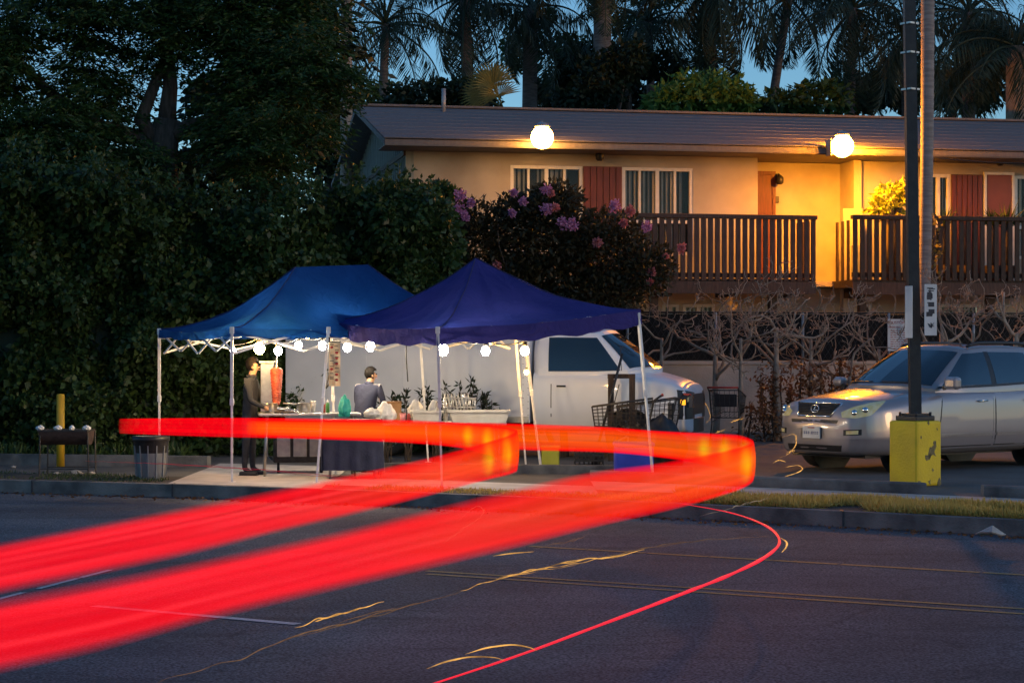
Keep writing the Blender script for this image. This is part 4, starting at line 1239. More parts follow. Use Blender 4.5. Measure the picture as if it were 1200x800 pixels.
# ------------------------------------------------------------------ strings of bulbs
M['bulb'] = emit("bulb_glow", (1.0, .83, .58), 190)
M['bulb_warm'] = emit("bulb_warm_glow", (1.0, .52, .12), 220)
M['bulb_small'] = emit("bulb_small_glow", (1.0, .62, .22), 30)
BP = [(273,411,25.3,.045,'bulb'),(304,408,25.7,.085,'bulb_warm'),(326,411,25.4,.062,'bulb'),(350,405,26.6,.062,'bulb'),(378,405,26.9,.066,'bulb'),(407,407,26.95,.066,'bulb'),(434,406,26.7,.072,'bulb'),
      (519,410,24.4,.080,'bulb'),(569,411,25.2,.066,'bulb'),(615,411,27.4,.074,'bulb_warm'),(617,436,27.5,.040,'bulb_small'),(459,400,25.3,.028,'bulb_small'),(360,396,26.9,.028,'bulb_small'),(575,401,27.5,.030,'bulb_small')]
BL = ["tiny bright bulb beside the front white leg","large yellowish bulb left of the meat spit","white bulb directly above the meat spit","white bulb above the saucepan","white bulb just left of the hanging menu","white bulb just right of the hanging menu","white bulb above the stooping cook","biggest white bulb at the navy canopy's front leg","white bulb hanging before the truck box","yellow bulb on the rear white leg","dim little bulb hanging below the yellow one","tiny amber bulb under the navy valance","tiny bulb up in the blue canopy's truss","small bulb above the truck box bulb"]
M['cable'] = pm("cable_black", (.01,.01,.01), (.02,.02,.02), 20, .6)
for (px,py,Y,r,mm), lab in zip(BP, BL):
    c = at(px,py,Y); t = thing("light_bulb", lab, "light bulb", c, 0, "bulbs strung under the canopies")
    q = MB(); q.ball((0,0,0), r*.82, 12, 8, (1,1,1.15)); q.build("bulb_glass", M[mm], t)
    q = MB(); q.cyl((0,0,r*1.3), r*.45, r*.9, 10); q.build("socket", M['black'], t)
def cable(label, pts, r=.008, sag=.06):
    q = MB(); P = []
    for a, c in zip(pts[:-1], pts[1:]):
        for k in range(7):
            p = Vector(a).lerp(Vector(c), k/7); p.z -= sag*math.sin(math.pi*k/7); P.append(p)
    P.append(Vector(pts[-1])); q.tube(P, r, 5)
    return tag(q.build("cable", M['cable']), label, "cable")
cable("black cable carrying the bulbs under the blue canopy", [at(BP[i][0],BP[i][1],BP[i][2])+Vector((0,0,BP[i][3]*1.75)) for i in (0,1,2,3,4,5,6)], sag=.03)
cable("black cable carrying the bulbs under the navy canopy", [at(BP[i][0],BP[i][1],BP[i][2])+Vector((0,0,BP[i][3]*1.75)) for i in (11,7,8,9)], sag=.04)
cable("black wire hanging straight down with a plug in the middle of the stall", [at(476,402,26.5), at(476,420,26.5), at(478,447,26.5)], .009, 0)
cable("black cable looping down the blue canopy's middle leg", [at(386,395,25.5), at(388,425,25.5), at(382,455,25.3), at(390,440,25.35)], .010, .02)

# hanging menu banner
mb_ = thing("menu_banner", "lit food menu banner hanging beside the middle canopy leg", "banner", at(392,425,25.3))
M['menu'] = pm("menu_paper", (.75,.62,.38), (.78,.50,.25), 16, .6, detail=6)
q = MB()
q.grid([[(-.075+.15*i/6, .012*math.sin(i*1.3+k*.9), -.30+.56*k/10) for i in range(7)] for k in range(11)])
q.grid([[(-.075+.15*i/6, .004+.012*math.sin(i*1.3+k*.9), -.30+.56*k/10) for i in range(7)] for k in range(11)])
q.build("banner_sheet", M['menu'], mb_)
q = MB()
for k in range(7):
    z = .20-.07*k
    q.ball((random.choice([-.035,.03]), -.016, z), .022, 8, 5, (1,.12,.8))
q.build("food_print", M['ink_red'], mb_)
q = MB()
for k in range(7):
    for j in range(2): q.box((random.choice([-.03,.03])+random.uniform(-.01,.01), -.017, .235-.07*k-.02*j), (.05,.003,.008))
q.build("print_line", M['ink'], mb_)
q = MB(); q.tube([(-.08,0,.27),(.08,0,.27)], .008, 6); q.build("banner_rod", M['dark_steel'], mb_)

# ------------------------------------------------------------------ stall furniture
def table(label, p, L, D, H, top, rz, cloth_mat=None, cat="table"):
    t = thing("folding_table", label, cat, p, rz)
    q = MB(); q.bbox((0,0,H-.02), (L,D,.035), .01); q.build("table_top", top, t)
    for sx in (-1,1):
        for sy in (-1,1):
            q = MB(); q.tube([(sx*(L/2-.12),sy*(D/2-.06),H-.04),(sx*(L/2-.08),sy*(D/2-.05),0)], .016, 8); q.build("leg", M['grey_steel'], t)
    if cloth_mat:
        q = MB(); z0 = .12
        rows = []
        for k in range(5):
            z = H-.002 - (H-z0)*k/4; row = []
            for i in range(61):
                u = i/60*4; s_ = int(min(u,3.999)); f = u-s_
                c4 = [(-L/2,-D/2),(L/2,-D/2),(L/2,D/2),(-L/2,D/2)]
                a, c = c4[s_], c4[(s_+1)%4]
                x, y = a[0]+(c[0]-a[0])*f, a[1]+(c[1]-a[1])*f
                n = Vector((x,y,0)).normalized()*(.012+.03*k/4*math.sin(i*1.7))
                row.append((x+n.x, y+n.y, z))
            rows.append(row)
        q.grid(rows); cl = q.build("tablecloth", cloth_mat)
        cl.location = p; cl.rotation_euler = (0,0,rz)
        tag(cl, "dark blue cloth draped round the right-hand serving table", "tablecloth")
    return t
p = at(362, 483, 26.2); p.z = 0; Ht = CAM_Z-(483-412)*26.2/F
table("long steel-topped cooking table under the blue canopy", p, 1.35, .62, Ht, M['steel'], .15)
p2 = at(515, 494, 26.3); p2.z = 0; Ht2 = CAM_Z-(494-412)*26.3/F
M['cloth_dark'] = pm("cloth_dark_blue", (.02,.025,.05), (.035,.04,.075), 6, .9, bump=.3)
table("serving table under the navy canopy holding bins and dishes", p2, 1.75, .6, Ht2, M['sign_white'], .12)
p3 = at(413, 489, 25.6); p3.z = 0; Ht3 = CAM_Z-(489-412)*25.6/F
table("small cloth-covered table in front of the stooping cook", p3, .75, .5, Ht3-.02, M['dark_steel'], .1, M['cloth_dark'])

# meat spit with its burner panel
sp = at(318, 482, 26.1); sp.z = Ht
t = thing("meat_spit", "red meat cone on a vertical spit above a steel tray", "meat spit", at(324, 482, 26.1) * 1)
t.location.z = Ht
M['meat'] = pm("meat", (.20,.016,.005), (.36,.055,.014), 14, .45, bump=.8, bscale=30, stretch=(1,1,3))
q = MB()
prof = [(.0,.10),(.040,.10),(.052,.14)]
for i in range(22):
    f = i/21; r = .052+.030*f**.8; prof.append((r+(.006 if i%2 else -.003)+random.uniform(-.003,.003), .14+.42*f))
prof += [(.07,.585),(.035,.60),(0,.60)]
q.lathe((0,0,0), prof, 22); q.build("meat_cone", M['meat'], t)
q = MB(); q.cyl((0,0,.48), .008, .80, 8); q.build("spit_rod", M['steel'], t)
q = MB(); q.lathe((0,0,0), [(0,.02),(.15,.02),(.17,.07),(.165,.07),(.148,.03),(0,.03)], 20); q.cyl((0,0,.01), .05, .02, 12); q.build("drip_tray", M['steel'], t)
t = thing("vertical_burner", "tall steel burner panel standing left of the meat cone", "burner", at(313, 482, 26.15)); t.location.z = Ht
q = MB(); q.bbox((0,.05,.33), (.17,.16,.65), .01); q.build("burner_case", M['steel'], t)
for i in range(4):
    q = MB(); q.bbox((.09,.05,.14+.14*i), (.012,.12,.10), .003); q.build("burner_grate", M['rust_steel'], t)
q = MB(); q.bbox((0,.03,.67), (.2,.2,.03), .006); q.build("top_cap", M['steel'], t)
def pan(label, px, r, h, handle, Y=26.1):
    c = at(px, 482, Y); c.z = Ht
    t = thing("saucepan", label, "pan", c, 0, "pans on the cooking table")
    q = MB(); q.lathe((0,0,0), [(0,.004),(r*.95,.004),(r,.02),(r,h),(r+.008,h),(r*.96,h-.004),(r*.9,.02),(0,.02)], 18); q.build("pan_body", M['steel'], t)
    q = MB(); q.tube([(handle[0]*r,0,h*.85),(handle[0]*(r+.2),0,h*.95)], .012, 6); q.build("handle", M['steel'], t)
pan("tall steel pot with a lid handle right of the meat cone", 357, .085, .13, (-1,))
pan("small steel pan in front of the burner panel", 320, .06, .13, (-.5,), 25.95)
c = at(334,483,25.95); c.z = Ht
q = MB(); q.bbox((0,0,.012), (.26,.18,.02), .006); o = q.build("chopping_board", M['dark_wood']); o.location = c + Vector((0,0,.003)); tag(o, "dark chopping board by the steel pans", "board")
# wheeled burner cart under the blue canopy
c = on(347, 556); c.y += .45; 
t = thing("burner_cart", "dark steel cart on castors below the cooking table", "cart", c, .12)
q = MB(); q.bbox((0,0,.36), (.72,.45,.42), .02); q.build("cart_body", M['dark_steel'], t)
for i in range(3):
    q = MB(); q.bbox((-.22+.22*i,-.232,.38), (.18,.015,.3), .006); q.build("cart_panel", M['grey_steel'], t)
q = MB(); q.tube([(-.37,-.05,.52),(-.44,-.1,.48),(-.44,-.1,.25),(-.37,-.05,.18)], .014, 6); q.build("push_handle", M['steel'], t)
for sx in (-1,1):
    for sy in (-1,1):
        q = MB(); q.cyl((sx*.29,sy*.16,.06), .06, .035, 14, 'X'); q.bar((sx*.29,sy*.16,.06),(sx*.29,sy*.16,.16), .05, .03); q.build("castor", M['rubber'], t)

# dishes, bags, bins on the serving table
M['plastic_clear'] = pm("plastic_clear", (.62,.60,.55), (.78,.76,.72), 4, .3, trans=.35, bump=.2)
M['bag_white'] = pm("bag_white", (.72,.70,.66), (.82,.80,.77), 6, .45, bump=.6, bscale=14, trans=.2)
M['teal_bag'] = pm("teal_bag", (.015,.30,.25), (.025,.38,.31), 5, .6, bump=.3)
M['pink'] = pm("pink_plastic", (.72,.25,.24), (.78,.32,.30), 6, .4)
M['bin'] = pm("bin_plastic", (.55,.50,.42), (.66,.62,.54), 5, .4, trans=.15)
def bag(name, label, cat, c, rx, ry, rz, mat):
    bm = bmesh.new(); bmesh.ops.create_icosphere(bm, subdivisions=4, radius=1)
    for v in bm.verts:
        p = v.co.copy(); n = noise.noise(p*2.1 + Vector(c)) * .28 + noise.noise(p*5.3)*.12
        p *= 1+n
        if p.z > .3: p.x *= 1-.55*(p.z-.3); p.y *= 1-.55*(p.z-.3)
        v.co = Vector((p.x*rx, p.y*ry, max(p.z, -.75)*rz + .75*rz))
    me = bpy.data.meshes.new(name); bm.to_mesh(me); bm.free(); me.materials.append(mat)
    for p in me.polygons: p.use_smooth = True
    o = obj_from(name, me); o.location = c
    return tag(o, label, cat)
c = at(452, 490, 26.0); c.z = Ht2-.005; bag("plastic_bag", "bulging white plastic bag in front of the cook's hands", "bag", c, .13, .12, .16, M['bag_white'])
c = at(436, 490, 25.6); c.z = Ht3; bag("plastic_bag", "low crumpled clear bag under the cook's sleeve", "bag", c, .11, .1, .07, M['plastic_clear'])
c = at(487, 493, 26.2); c.z = Ht2; bag("plastic_bag", "clear bag of cutlery standing in the left bin", "bag", c + Vector((0,.05,.05)), .10, .09, .14, M['plastic_clear'])
c = at(508, 493, 26.25); c.z = Ht2; bag("plastic_bag", "clear wrapped bundle right of the cutlery bag", "bag", c + Vector((0,.12,.03)), .08, .09, .15, M['plastic_clear'])
t = thing("cup", "pink plastic cup between the white bag and the left bin", "cup", at(472,490,25.9)); t.location.z = Ht2-.003
q = MB(); q.lathe((0,0,0), [(0,0),(.033,0),(.042,.125),(.038,.125),(.03,.01),(0,.01)], 16); q.build("cup_body", M['pink'], t)
q = MB(); q.lathe((0,0,0), [(.0425,.112),(.045,.116),(.045,.127),(.0425,.13)], 16); q.build("cup_rim", M['pink'], t)
def tub(label, px, py, Y, L, D, H):
    c = at(px, py, Y); c.z = Ht2-.002
    t = thing("plastic_bin", label, "bin", c, .1, "plastic bins on the serving table")
    q = MB(); b_, th = .86, .008
    o4 = [(-L/2,-D/2),(L/2,-D/2),(L/2,D/2),(-L/2,D/2)]
    lo = [(x*b_, y*b_, 0) for x,y in o4]; hi = [(x,y,H) for x,y in o4]; hi2 = [(x*.95,y*.92,H) for x,y in o4]; lo2 = [(x*b_*.95,y*b_*.92,th) for x,y in o4]
    q.add(lo+hi+hi2+lo2, [(0,1,2,3)]+[(i,(i+1)%4,4+(i+1)%4,4+i) for i in range(4)]+[(4+i,4+(i+1)%4,8+(i+1)%4,8+i) for i in range(4)]+[(8+i,8+(i+1)%4,12+(i+1)%4,12+i) for i in range(4)]+[(12,13,14,15)])
    q.build("bin_body", M['bin'], t)
    q = MB()
    for a, c_ in zip(hi, hi[1:]+hi[:1]): q.bar(Vector(a)+Vector((0,0,-.012)), Vector(c_)+Vector((0,0,-.012)), .03, .025)
    q.build("bin_rim", M['bin'], t)
tub("long pale plastic bin at the left of the serving table", 500, 494, 25.95, .40, .3, .16)
tub("wide pale plastic bin at the right end of the serving table", 561, 494, 25.9, .80, .32, .17)
ORD = ['leftmost','second','third','fourth','fifth','sixth','seventh','rightmost']
def dish(label, k):
    c = at(535, 494, 26.2); c.z = Ht2 + .145
    o = MB().lathe((0,0,0), [(.0,-.006),(.085,-.004),(.13,.012),(.128,.017),(.08,.002),(.0,.0)], 20).build("plate", M['plastic_clear'])
    o.location = c + Vector((-.15+.045*k, .02, .11)); o.rotation_euler = (0, R(78), 0)
    return tag(o, label, "plate", "plates standing in the drying rack")
for k in range(8): dish(ORD[k] + " pale plate standing on edge in the drying rack" + ("" if k in (0,7) else ", counted from the left"), k)
t = thing("dish_rack", "wire drying rack of plates standing over the pale bins", "dish rack", at(540,494,26.2)); t.location.z = Ht2+.0
q = MB()
for z in (.13,.20,.32):
    q.tube([(-.23,-.14,z),(.2,-.14,z),(.2,.16,z),(-.23,.16,z),(-.23,-.14,z)], .006, 5)
for i in range(14): q.tube([(-.22+.032*i,-.14,.13),(-.22+.032*i,-.14,.32)], .004, 4)
q.build("rack_wires", M['steel'], t)
for sx in (-.22,.19):
    for sy in (-.13,.15):
        q = MB(); q.tube([(sx,sy,0),(sx,sy,.33)], .008, 6); q.build("rack_leg", M['steel'], t)
q = MB(); q.tube([(.1,-.1,.33),(.02,-.12,.36),(.16,-.13,.30)], .008, 6); q.ball((.17,-.13,.30), .018, 8, 6, (1.4,1,.5)); o = q.build("ladle", M['steel']); o.location = t.location; tag(o, "steel ladle lying across the drying rack", "ladle")
c = at(404, 490, 25.75); c.z = Ht3
o = bag("teal_bag", "teal bag hanging at the cook's left elbow", "bag", c, .085, .07, .16, M['teal_bag'])
t = thing("crate", "brown cardboard box behind the white plastic bag", "box", at(459,492,26.4), .2); t.location.z = Ht2
M['card'] = pm("cardboard", (.30,.16,.07), (.36,.20,.09), 5, .9)
q = MB(); q.bbox((0,0,.13), (.24,.18,.26), .004); q.build("box_body", M['card'], t)
q = MB(); q.box((-.06,-.10,.27), (.115,.08,.006)); q.box((.06,-.10,.272), (.115,.08,.006)); q.build("box_flap", M['card'], t)

# bottles, cups, trays and boxes crowding the two tables
def bottle(px, Y, h, r, z, mat, label, grp="squeeze bottles on the tables"):
    c = at(px, 490, Y); c.z = z; t = thing("sauce_bottle", label, "bottle", c, 0, grp)
    q = MB(); q.lathe((0,0,0), [(0,0),(r,0),(r,h*.62),(r*.55,h*.74),(r*.5,h*.78),(0,h*.78)], 14); q.build("bottle_body", mat, t)
    q = MB(); q.lathe((0,0,0), [(r*.55,h*.76),(r*.55,h*.84),(r*.18,h*.9),(r*.10,h),(0,h)], 12); q.build("nozzle", M['white_steel'], t)
M['green_pl'] = pm("green_plastic", (.03,.16,.04), (.05,.22,.06), 6, .4)
M['foil'] = pm("foil", (.55,.55,.55), (.7,.7,.7), 40, .25, metal=.9, bump=.8)
bottle(379, 26.0, .20, .028, Ht, M['ink_red'], "red sauce bottle at the right end of the cooking table")
bottle(384, 26.1, .18, .026, Ht, M['green_pl'], "green sauce bottle beside the red one on the cooking table")
bottle(399, 26.2, .16, .03, Ht, M['bin'], "pale sauce bottle behind the teal bag")
bottle(479, 25.85, .17, .024, Ht2, M['ink_red'], "red sauce bottle between the pink cup and the left bin")
def stackc(px, Y, n, r, z, label):
    c = at(px, 490, Y); c.z = z; t = thing("cup_stack", label, "cups", c)
    for i in range(n):
        q = MB(); q.lathe((0,0,.018*i), [(r*.72,0),(r,.09),(r+.003,.092),(r+.003,.097),(r*.95,.095),(r*.68,.004)], 14); q.build("cup", M['bag_white'], t)
stackc(522, 26.35, 9, .036, Ht2, "tall stack of white cups left of the drying rack")
stackc(367, 26.25, 4, .034, Ht, "short stack of white cups behind the saucepan handle")
def tray(px, Y, L, D, z, label, rz=0):
    c = at(px, 490, Y); c.z = z + .002; t = thing("foil_tray", label, "tray", c, rz)
    q = MB(); q.grid([[(-L/2,-D/2,.05),(L/2,-D/2,.05),(L/2,D/2,.05),(-L/2,D/2,.05),(-L/2,-D/2,.05)],[(-L*.44,-D*.42,0),(L*.44,-D*.42,0),(L*.44,D*.42,0),(-L*.44,D*.42,0),(-L*.44,-D*.42,0)]], smooth=False); q.box((0,0,.002),(L*.87,D*.83,.003)); q.build("tray_body", M['foil'], t)
    q = MB()
    for i in range(16): q.ball((random.uniform(-L*.36,L*.36), random.uniform(-D*.32,D*.32), .022), random.uniform(.018,.03), 7, 5, (1,1,.7))
    q.build("food_heap", M['meat'], t)
tray(342, 25.95, .2, .15, Ht, "foil tray of cooked meat under the meat cone's right side", .1)
tray(446, 26.35, .26, .18, Ht2, "foil tray of cooked meat behind the white bag", .2)
c = at(581, 493, 26.35); c.z = Ht2; t = thing("napkin_box", "white napkin box at the far right corner of the serving table", "box", c, .2)
q = MB(); q.bbox((0,0,.055), (.14,.12,.11), .006); q.build("box_body", M['bag_white'], t)
q = MB(); q.grid([[(-.04,-.01,.11),(.04,-.01,.11)],[(-.05,0,.16),(.045,.012,.17)],[(-.04,.02,.11),(.04,.02,.11)]]); q.build("napkin", M['sign_white'], t)
for i, (px, lab) in enumerate([(596,"green lime at the serving table's right edge"),(590,"green lime beside the napkin box")]):
    c = at(px-8, 493, 26.05); c.z = Ht2+.024; q = MB(); q.ball((0,0,0), .025, 10, 8, (1.1,1,1)); o = q.build("lime", M['green_pl']); o.location = c; tag(o, lab, "lime", "limes on the serving table")
# things on the ground
def on3(px, py): return on(px, py)
t = thing("bucket", "yellow-green plastic crate on the ground behind the red band", "crate", on(645, 545))
M['lime_pl'] = pm("lime_plastic", (.30,.34,.03), (.38,.42,.05), 4, .5)
q = MB(); q.bbox((0,0,.13), (.26,.22,.26), .02); q.build("crate_body", M['lime_pl'], t)
q = MB(); q.bbox((0,0,.27), (.29,.25,.035), .008); q.build("crate_rim", M['lime_pl'], t)
t = thing("cooler_box", "blue cooler box on the ground near the right canopy leg", "cooler", on(743, 557) )
M['cooler_blue'] = pm("cooler_blue", (.03,.05,.42), (.04,.07,.5), 5, .45)
q = MB(); q.bbox((0,.1,.20), (.52,.34,.38), .03); q.build("cooler_body", M['cooler_blue'], t)
q = MB(); q.bbox((0,.1,.415), (.55,.37,.06), .02); q.build("cooler_lid", M['cooler_blue'], t)
t = thing("crate", "dark milk crate beside the yellow-green crate", "crate", on(690, 547))
q = MB()
for z in (.02,.1,.18,.26): 
    for a, c_ in (((-.2,-.15),(.2,-.15)),((.2,-.15),(.2,.15)),((.2,.15),(-.2,.15)),((-.2,.15),(-.2,-.15))): q.bar((a[0],a[1],z),(c_[0],c_[1],z), .012, .03)
q.build("crate_band", M['black'], t)
for i in range(7):
    for y in (-.15,.15):
        q = MB(); q.bar((-.2+.4*i/6,y,0),(-.2+.4*i/6,y,.27), .02, .016); q.build("crate_slat", M['black'], t)
q = MB(); q.box((0,0,.012), (.39,.29,.012)); q.build("crate_floor", M['black'], t)

# grey dustbin on the verge
t = thing("dustbin", "grey plastic dustbin at the kerb left of the canopy leg", "dustbin", on(177, 561))
M['bin_grey'] = pm("bin_grey", (.15,.165,.175), (.22,.24,.25), 3, .6, bump=.15, stretch=(4,4,.6))
q = MB(); q.lathe((0,0,0), [(0,0),(.175,0),(.185,.02),(.215,.48),(.225,.50),(.235,.50),(.235,.55),(.222,.55),(.215,.52),(.20,.48),(.17,.03),(0,.03)], 26); q.build("bin_body", M['bin_grey'], t)
for i in range(12):
    a = 2*math.pi*i/12; q = MB(); q.bar((math.cos(a)*.186,math.sin(a)*.186,.04),(math.cos(a)*.212,math.sin(a)*.212,.44), .014, .03); q.build("bin_rib", M['bin_grey'], t)
q = MB(); q.lathe((0,0,0), [(.20,.30),(.237,.555),(.243,.56),(.243,.50),(.23,.49)], 26); q.build("bin_liner", M['black'], t)

# barbecue
bq = thing("barbecue", "rusty half-drum barbecue on thin legs at the left kerb", "barbecue", on(78, 557))
q = MB()
Lb = .60; n = 12; prof = []
rows = []
for xx in np.linspace(-Lb/2-.02, Lb/2+.02, 9):
    rows.append([(xx*1.0, -.24*math.cos(math.pi*k/n), .60-.19*math.sin(math.pi*k/n)) for k in range(n+1)])
q.grid(rows)
for r_ in (rows[0], rows[-1]): q.add(r_, [tuple(range(n+1))])
drum = q.build("drum", M['rust_steel'], bq)
q = MB(); q.bar((-.33,-.24,.605),(.33,-.24,.605), .02, .025); q.bar((-.33,.24,.605),(.33,.24,.605), .02, .025); q.bar((-.32,-.24,.605),(-.32,.24,.605), .02, .025); q.bar((.32,-.24,.605),(.32,.24,.605), .02, .025); q.build("rim_frame", M['dark_steel'], bq)
q = MB()
for i in range(16): q.tube([(-.3+.04*i,-.23,.612),(-.3+.04*i,.23,.612)], .005, 4)
q.build("grill_bars", M['dark_steel'], bq)
for sx in (-.30,.33):
    for sy in (-.22,.22):
        q = MB(); q.bar((sx,sy,.6),(sx*1.03,sy*1.05,0), .016); q.build("leg", M['dark_steel'], bq)
q = MB(); q.bar((-.3,-.22,.10),(.33,-.22,.10), .012); q.bar((-.3,.22,.10),(.33,.22,.10), .012); q.build("brace", M['dark_steel'], bq)
for i, (px, lab) in enumerate([(48,"pale bun at the left end of the barbecue"),(70,"pale bun in front of the yellow post on the barbecue"),(87,"smallest pale bun on the barbecue"),(105,"pale bun at the right end of the barbecue")]):
    o = bag("bread_bun", lab, "bun", bq.location + Vector(((px-78)*.0108, -.12, .613)), .055 if i != 2 else .035, .06, .035, M['sign_white']); tag(o, group="buns on the barbecue")
t = thing("bollard", "amber yellow steel post standing behind the barbecue", "post", on(71, 547))
q = MB(); zt_ = CAM_Z-(463-412)*gy(547)/F
q.cyl((0,0,zt_/2), .058, zt_, 16); q.build("post_body", M['amber_post'], t)
q = MB(); q.lathe((0,0,zt_), [(.058,0),(.05,.015),(.0,.022)], 16); q.build("post_cap", M['amber_post'], t)

# wooden stakes and leaning trunk by the van
t = thing("stake_frame", "brown wooden stakes standing before the van door", "stakes", on(733, 540))
q = MB(); q.bbox((-.22,0,.65), (.09,.05,1.3), .006); q.build("stake", M['dark_wood'], t)
q = MB(); q.bbox((.10,0,.65), (.09,.05,1.3), .006); q.build("stake", M['dark_wood'], t)
q = MB(); q.bbox((-.06,.032,1.28), (.42,.02,.07), .004); q.build("cross_board", M['dark_wood'], t)
q = MB(); q.tube([(-.40,-.06,.3),(-.05,-.05,1.62)], .022, 6); q.build("leaning_stick", M['black'], t)
b0 = on(662, 535); t = thing("wooden_post", "rough dark brown timber post leaning in front of the cab's rear edge", "post", b0)
q = MB(); pt_ = at(652, 392, b0.y) - b0
q.tube([Vector((0,0,0)), pt_*.3+Vector((.01,0,0)), pt_*.62, pt_], [.065,.06,.055,.05], 8); q.build("post_body", M['bark'], t)
q = MB(); q.bbox(pt_*.52+Vector((.04,-.05,0)), (.07,.05,.2), .01); q.build("post_wrap", M['black'], t)
q = MB(); q.tube([pt_*.2+Vector((0,-.065,0)), pt_*.8+Vector((.01,-.055,0))], .008, 4); q.build("post_cord", M['cable'], t)

# ------------------------------------------------------------------ people
def skin_body(name, J, E, parent, mats, matfn, lev=2):
    """J: {joint: (pos, radius)}, E: edges; ONE continuous skinned surface"""
    names = list(J); idx = {n: i for i, n in enumerate(names)}
    me = bpy.data.meshes.new(name)
    me.from_pydata([J[n][0] for n in names], [(idx[a], idx[b]) for a, b in E], [])
    o = bpy.data.objects.new(name, me); link(o)
    md = o.modifiers.new("skin", 'SKIN'); md.use_smooth_shade = True
    for i, n in enumerate(names):
        sv = me.skin_vertices[0].data[i]; r = J[n][1]
        sv.radius = r if hasattr(r, '__len__') else (r, r); sv.use_root = (n == 'pelvis')
    ss = o.modifiers.new("sub", 'SUBSURF'); ss.levels = lev; ss.render_levels = lev
    dg = bpy.context.evaluated_depsgraph_get()
    m2 = bpy.data.meshes.new_from_object(o.evaluated_get(dg))
    bpy.data.objects.remove(o)
    m2.materials.clear()
    for m in mats: m2.materials.append(m)
    for p in m2.polygons: p.material_index = matfn(p.center); p.use_smooth = True
    m2.name = name
    return obj_from(name, m2, parent)
M['skin'] = pm("skin", (.30,.16,.09), (.36,.20,.12), 12, .55)
M['hair'] = pm("hair", (.005,.004,.004), (.012,.010,.009), 60, .6, stretch=(1,1,.2))
M['hair'].node_tree.nodes['Principled BSDF'].inputs['Specular IOR Level'].default_value = .08
M['jacket'] = pm("jacket_navy", (.010,.013,.036), (.018,.021,.050), 7, .85, bump=.5, bscale=12)
M['stripe'] = pm("jacket_stripe", (.38,.33,.32), (.48,.42,.40), 7, .85, bump=.4, bscale=12)
M['dark_shirt'] = pm("dark_shirt", (.006,.008,.014), (.012,.014,.022), 6, .9, bump=.4, bscale=12)
M['jeans'] = pm("dark_jeans", (.010,.012,.020), (.018,.022,.034), 20, .9, bump=.3)
def person(label, loc, rz, H, lean, jacket, stripe, arms, headturn=0.0, hairlong=.0, bulk=1.0):
    """standing figure facing local -Y... head looks along +X after rz"""
    t = thing("person", label, "person", loc, rz)
    k = H/1.70
    def V3(x,y,z): return Vector((x*k, y*k, z*k))
    def ln(p):   # lean forward above the hips
        z0 = .92*k
        if p.z <= z0: return p
        a = lean; d = p.z-z0
        return Vector((p.x + d*math.sin(a), p.y, z0+d*math.cos(a)))
    J = {'pelvis': (V3(0,0,.92), (.145*k,.115*k)), 'waist': (V3(0,0,1.08), (.14*k*bulk,.105*k*bulk)), 'chest': (V3(.0,0,1.28), (.165*k*bulk,.12*k*bulk)), 'neckb': (V3(0,0,1.43), (.085*k,.075*k)),
         'neck': (V3(.01,0,1.49), .052*k), 'skull': (V3(.02,0,1.60), (.072*k,.085*k)), 'crown': (V3(.015,0,1.675), (.06*k,.07*k))}
    E = [('pelvis','waist'),('waist','chest'),('chest','neckb'),('neckb','neck'),('neck','skull'),('skull','crown')]
    for s, sd in ((1,'l'),(-1,'r')):
        el, wr = arms[0 if s == 1 else 1]
        J['sh'+sd] = (V3(0,s*.175*(.3+.7*bulk),1.385), .066*k*bulk); J['el'+sd] = (V3(*el), .046*k*bulk); J['wr'+sd] = (V3(*wr), .030*k)
        d = (V3(*wr)-V3(*el)).normalized()
        J['pm'+sd] = (V3(*wr)+d*.07*k, (.036*k,.018*k))
        E += [('chest','sh'+sd),('sh'+sd,'el'+sd),('el'+sd,'wr'+sd),('wr'+sd,'pm'+sd)]
        side = d.cross(Vector((0,0,1))).normalized()
        for i in range(4):
            off = side*(.027-.018*i)*k
            L_ = (.05,.058,.054,.042)[i]*k
            n1, n2 = 'f%d%s' % (i, sd), 'g%d%s' % (i, sd)
            J[n1] = (J['pm'+sd][0]+d*.045*k+off, .009*k); J[n2] = (J[n1][0]+d*L_+Vector((0,0,-.022*k)), .008*k)
            E += [('pm'+sd,n1),(n1,n2)]
        J['t1'+sd] = (J['wr'+sd][0]+d*.045*k-side*.035*k+Vector((0,0,-.01*k)), .011*k); J['t2'+sd] = (J['t1'+sd][0]+d*.035*k-side*.02*k, .009*k)
        E += [('pm'+sd,'t1'+sd),('t1'+sd,'t2'+sd)]
        J['hp'+sd] = (V3(0,s*.09,.86), .095*k); J['kn'+sd] = (V3(.02*s,s*.105,.48), .062*k); J['an'+sd] = (V3(-.01+.03*s,s*.11,.10), .043*k); J['to'+sd] = (V3(.13+.03*s,s*.12,.03), (.042*k,.03*k))
        E += [('pelvis','hp'+sd),('hp'+sd,'kn'+sd),('kn'+sd,'an'+sd),('an'+sd,'to'+sd)]
    for n in J:
        J[n] = (ln(J[n][0]), J[n][1])
    hands = [J['wrl'][0], J['wrr'][0]]
    zneck = J['neck'][0]
    def mf(c):
        if c.z < .07*k: return 3
        if c.z < .90*k and min((c-h).length for h in hands) > .20*k: return 2
        if (c - J['skull'][0]).length < .135*k or (c-zneck).length < .05*k: return 0
        if min((c-(h+(h-J[e][0]).normalized()*.06*k)).length for h, e in zip(hands, ('ell','elr'))) < .085*k: return 0
        if stripe is not None and abs(c.y) > .135*k and c.z > .9*k and c.x > J['shl'][0].x - .035*k and abs(c.y) < .24*k: return 4
        return 1
    body = skin_body("body", J, E, t, [M['skin'], jacket, M['jeans'], M['black'], stripe or jacket], mf)
    hc_ = J['skull'][0]
    fwd = Vector((math.cos(headturn), math.sin(headturn), 0)); sidev = Vector((-math.sin(headturn), math.cos(headturn), 0))
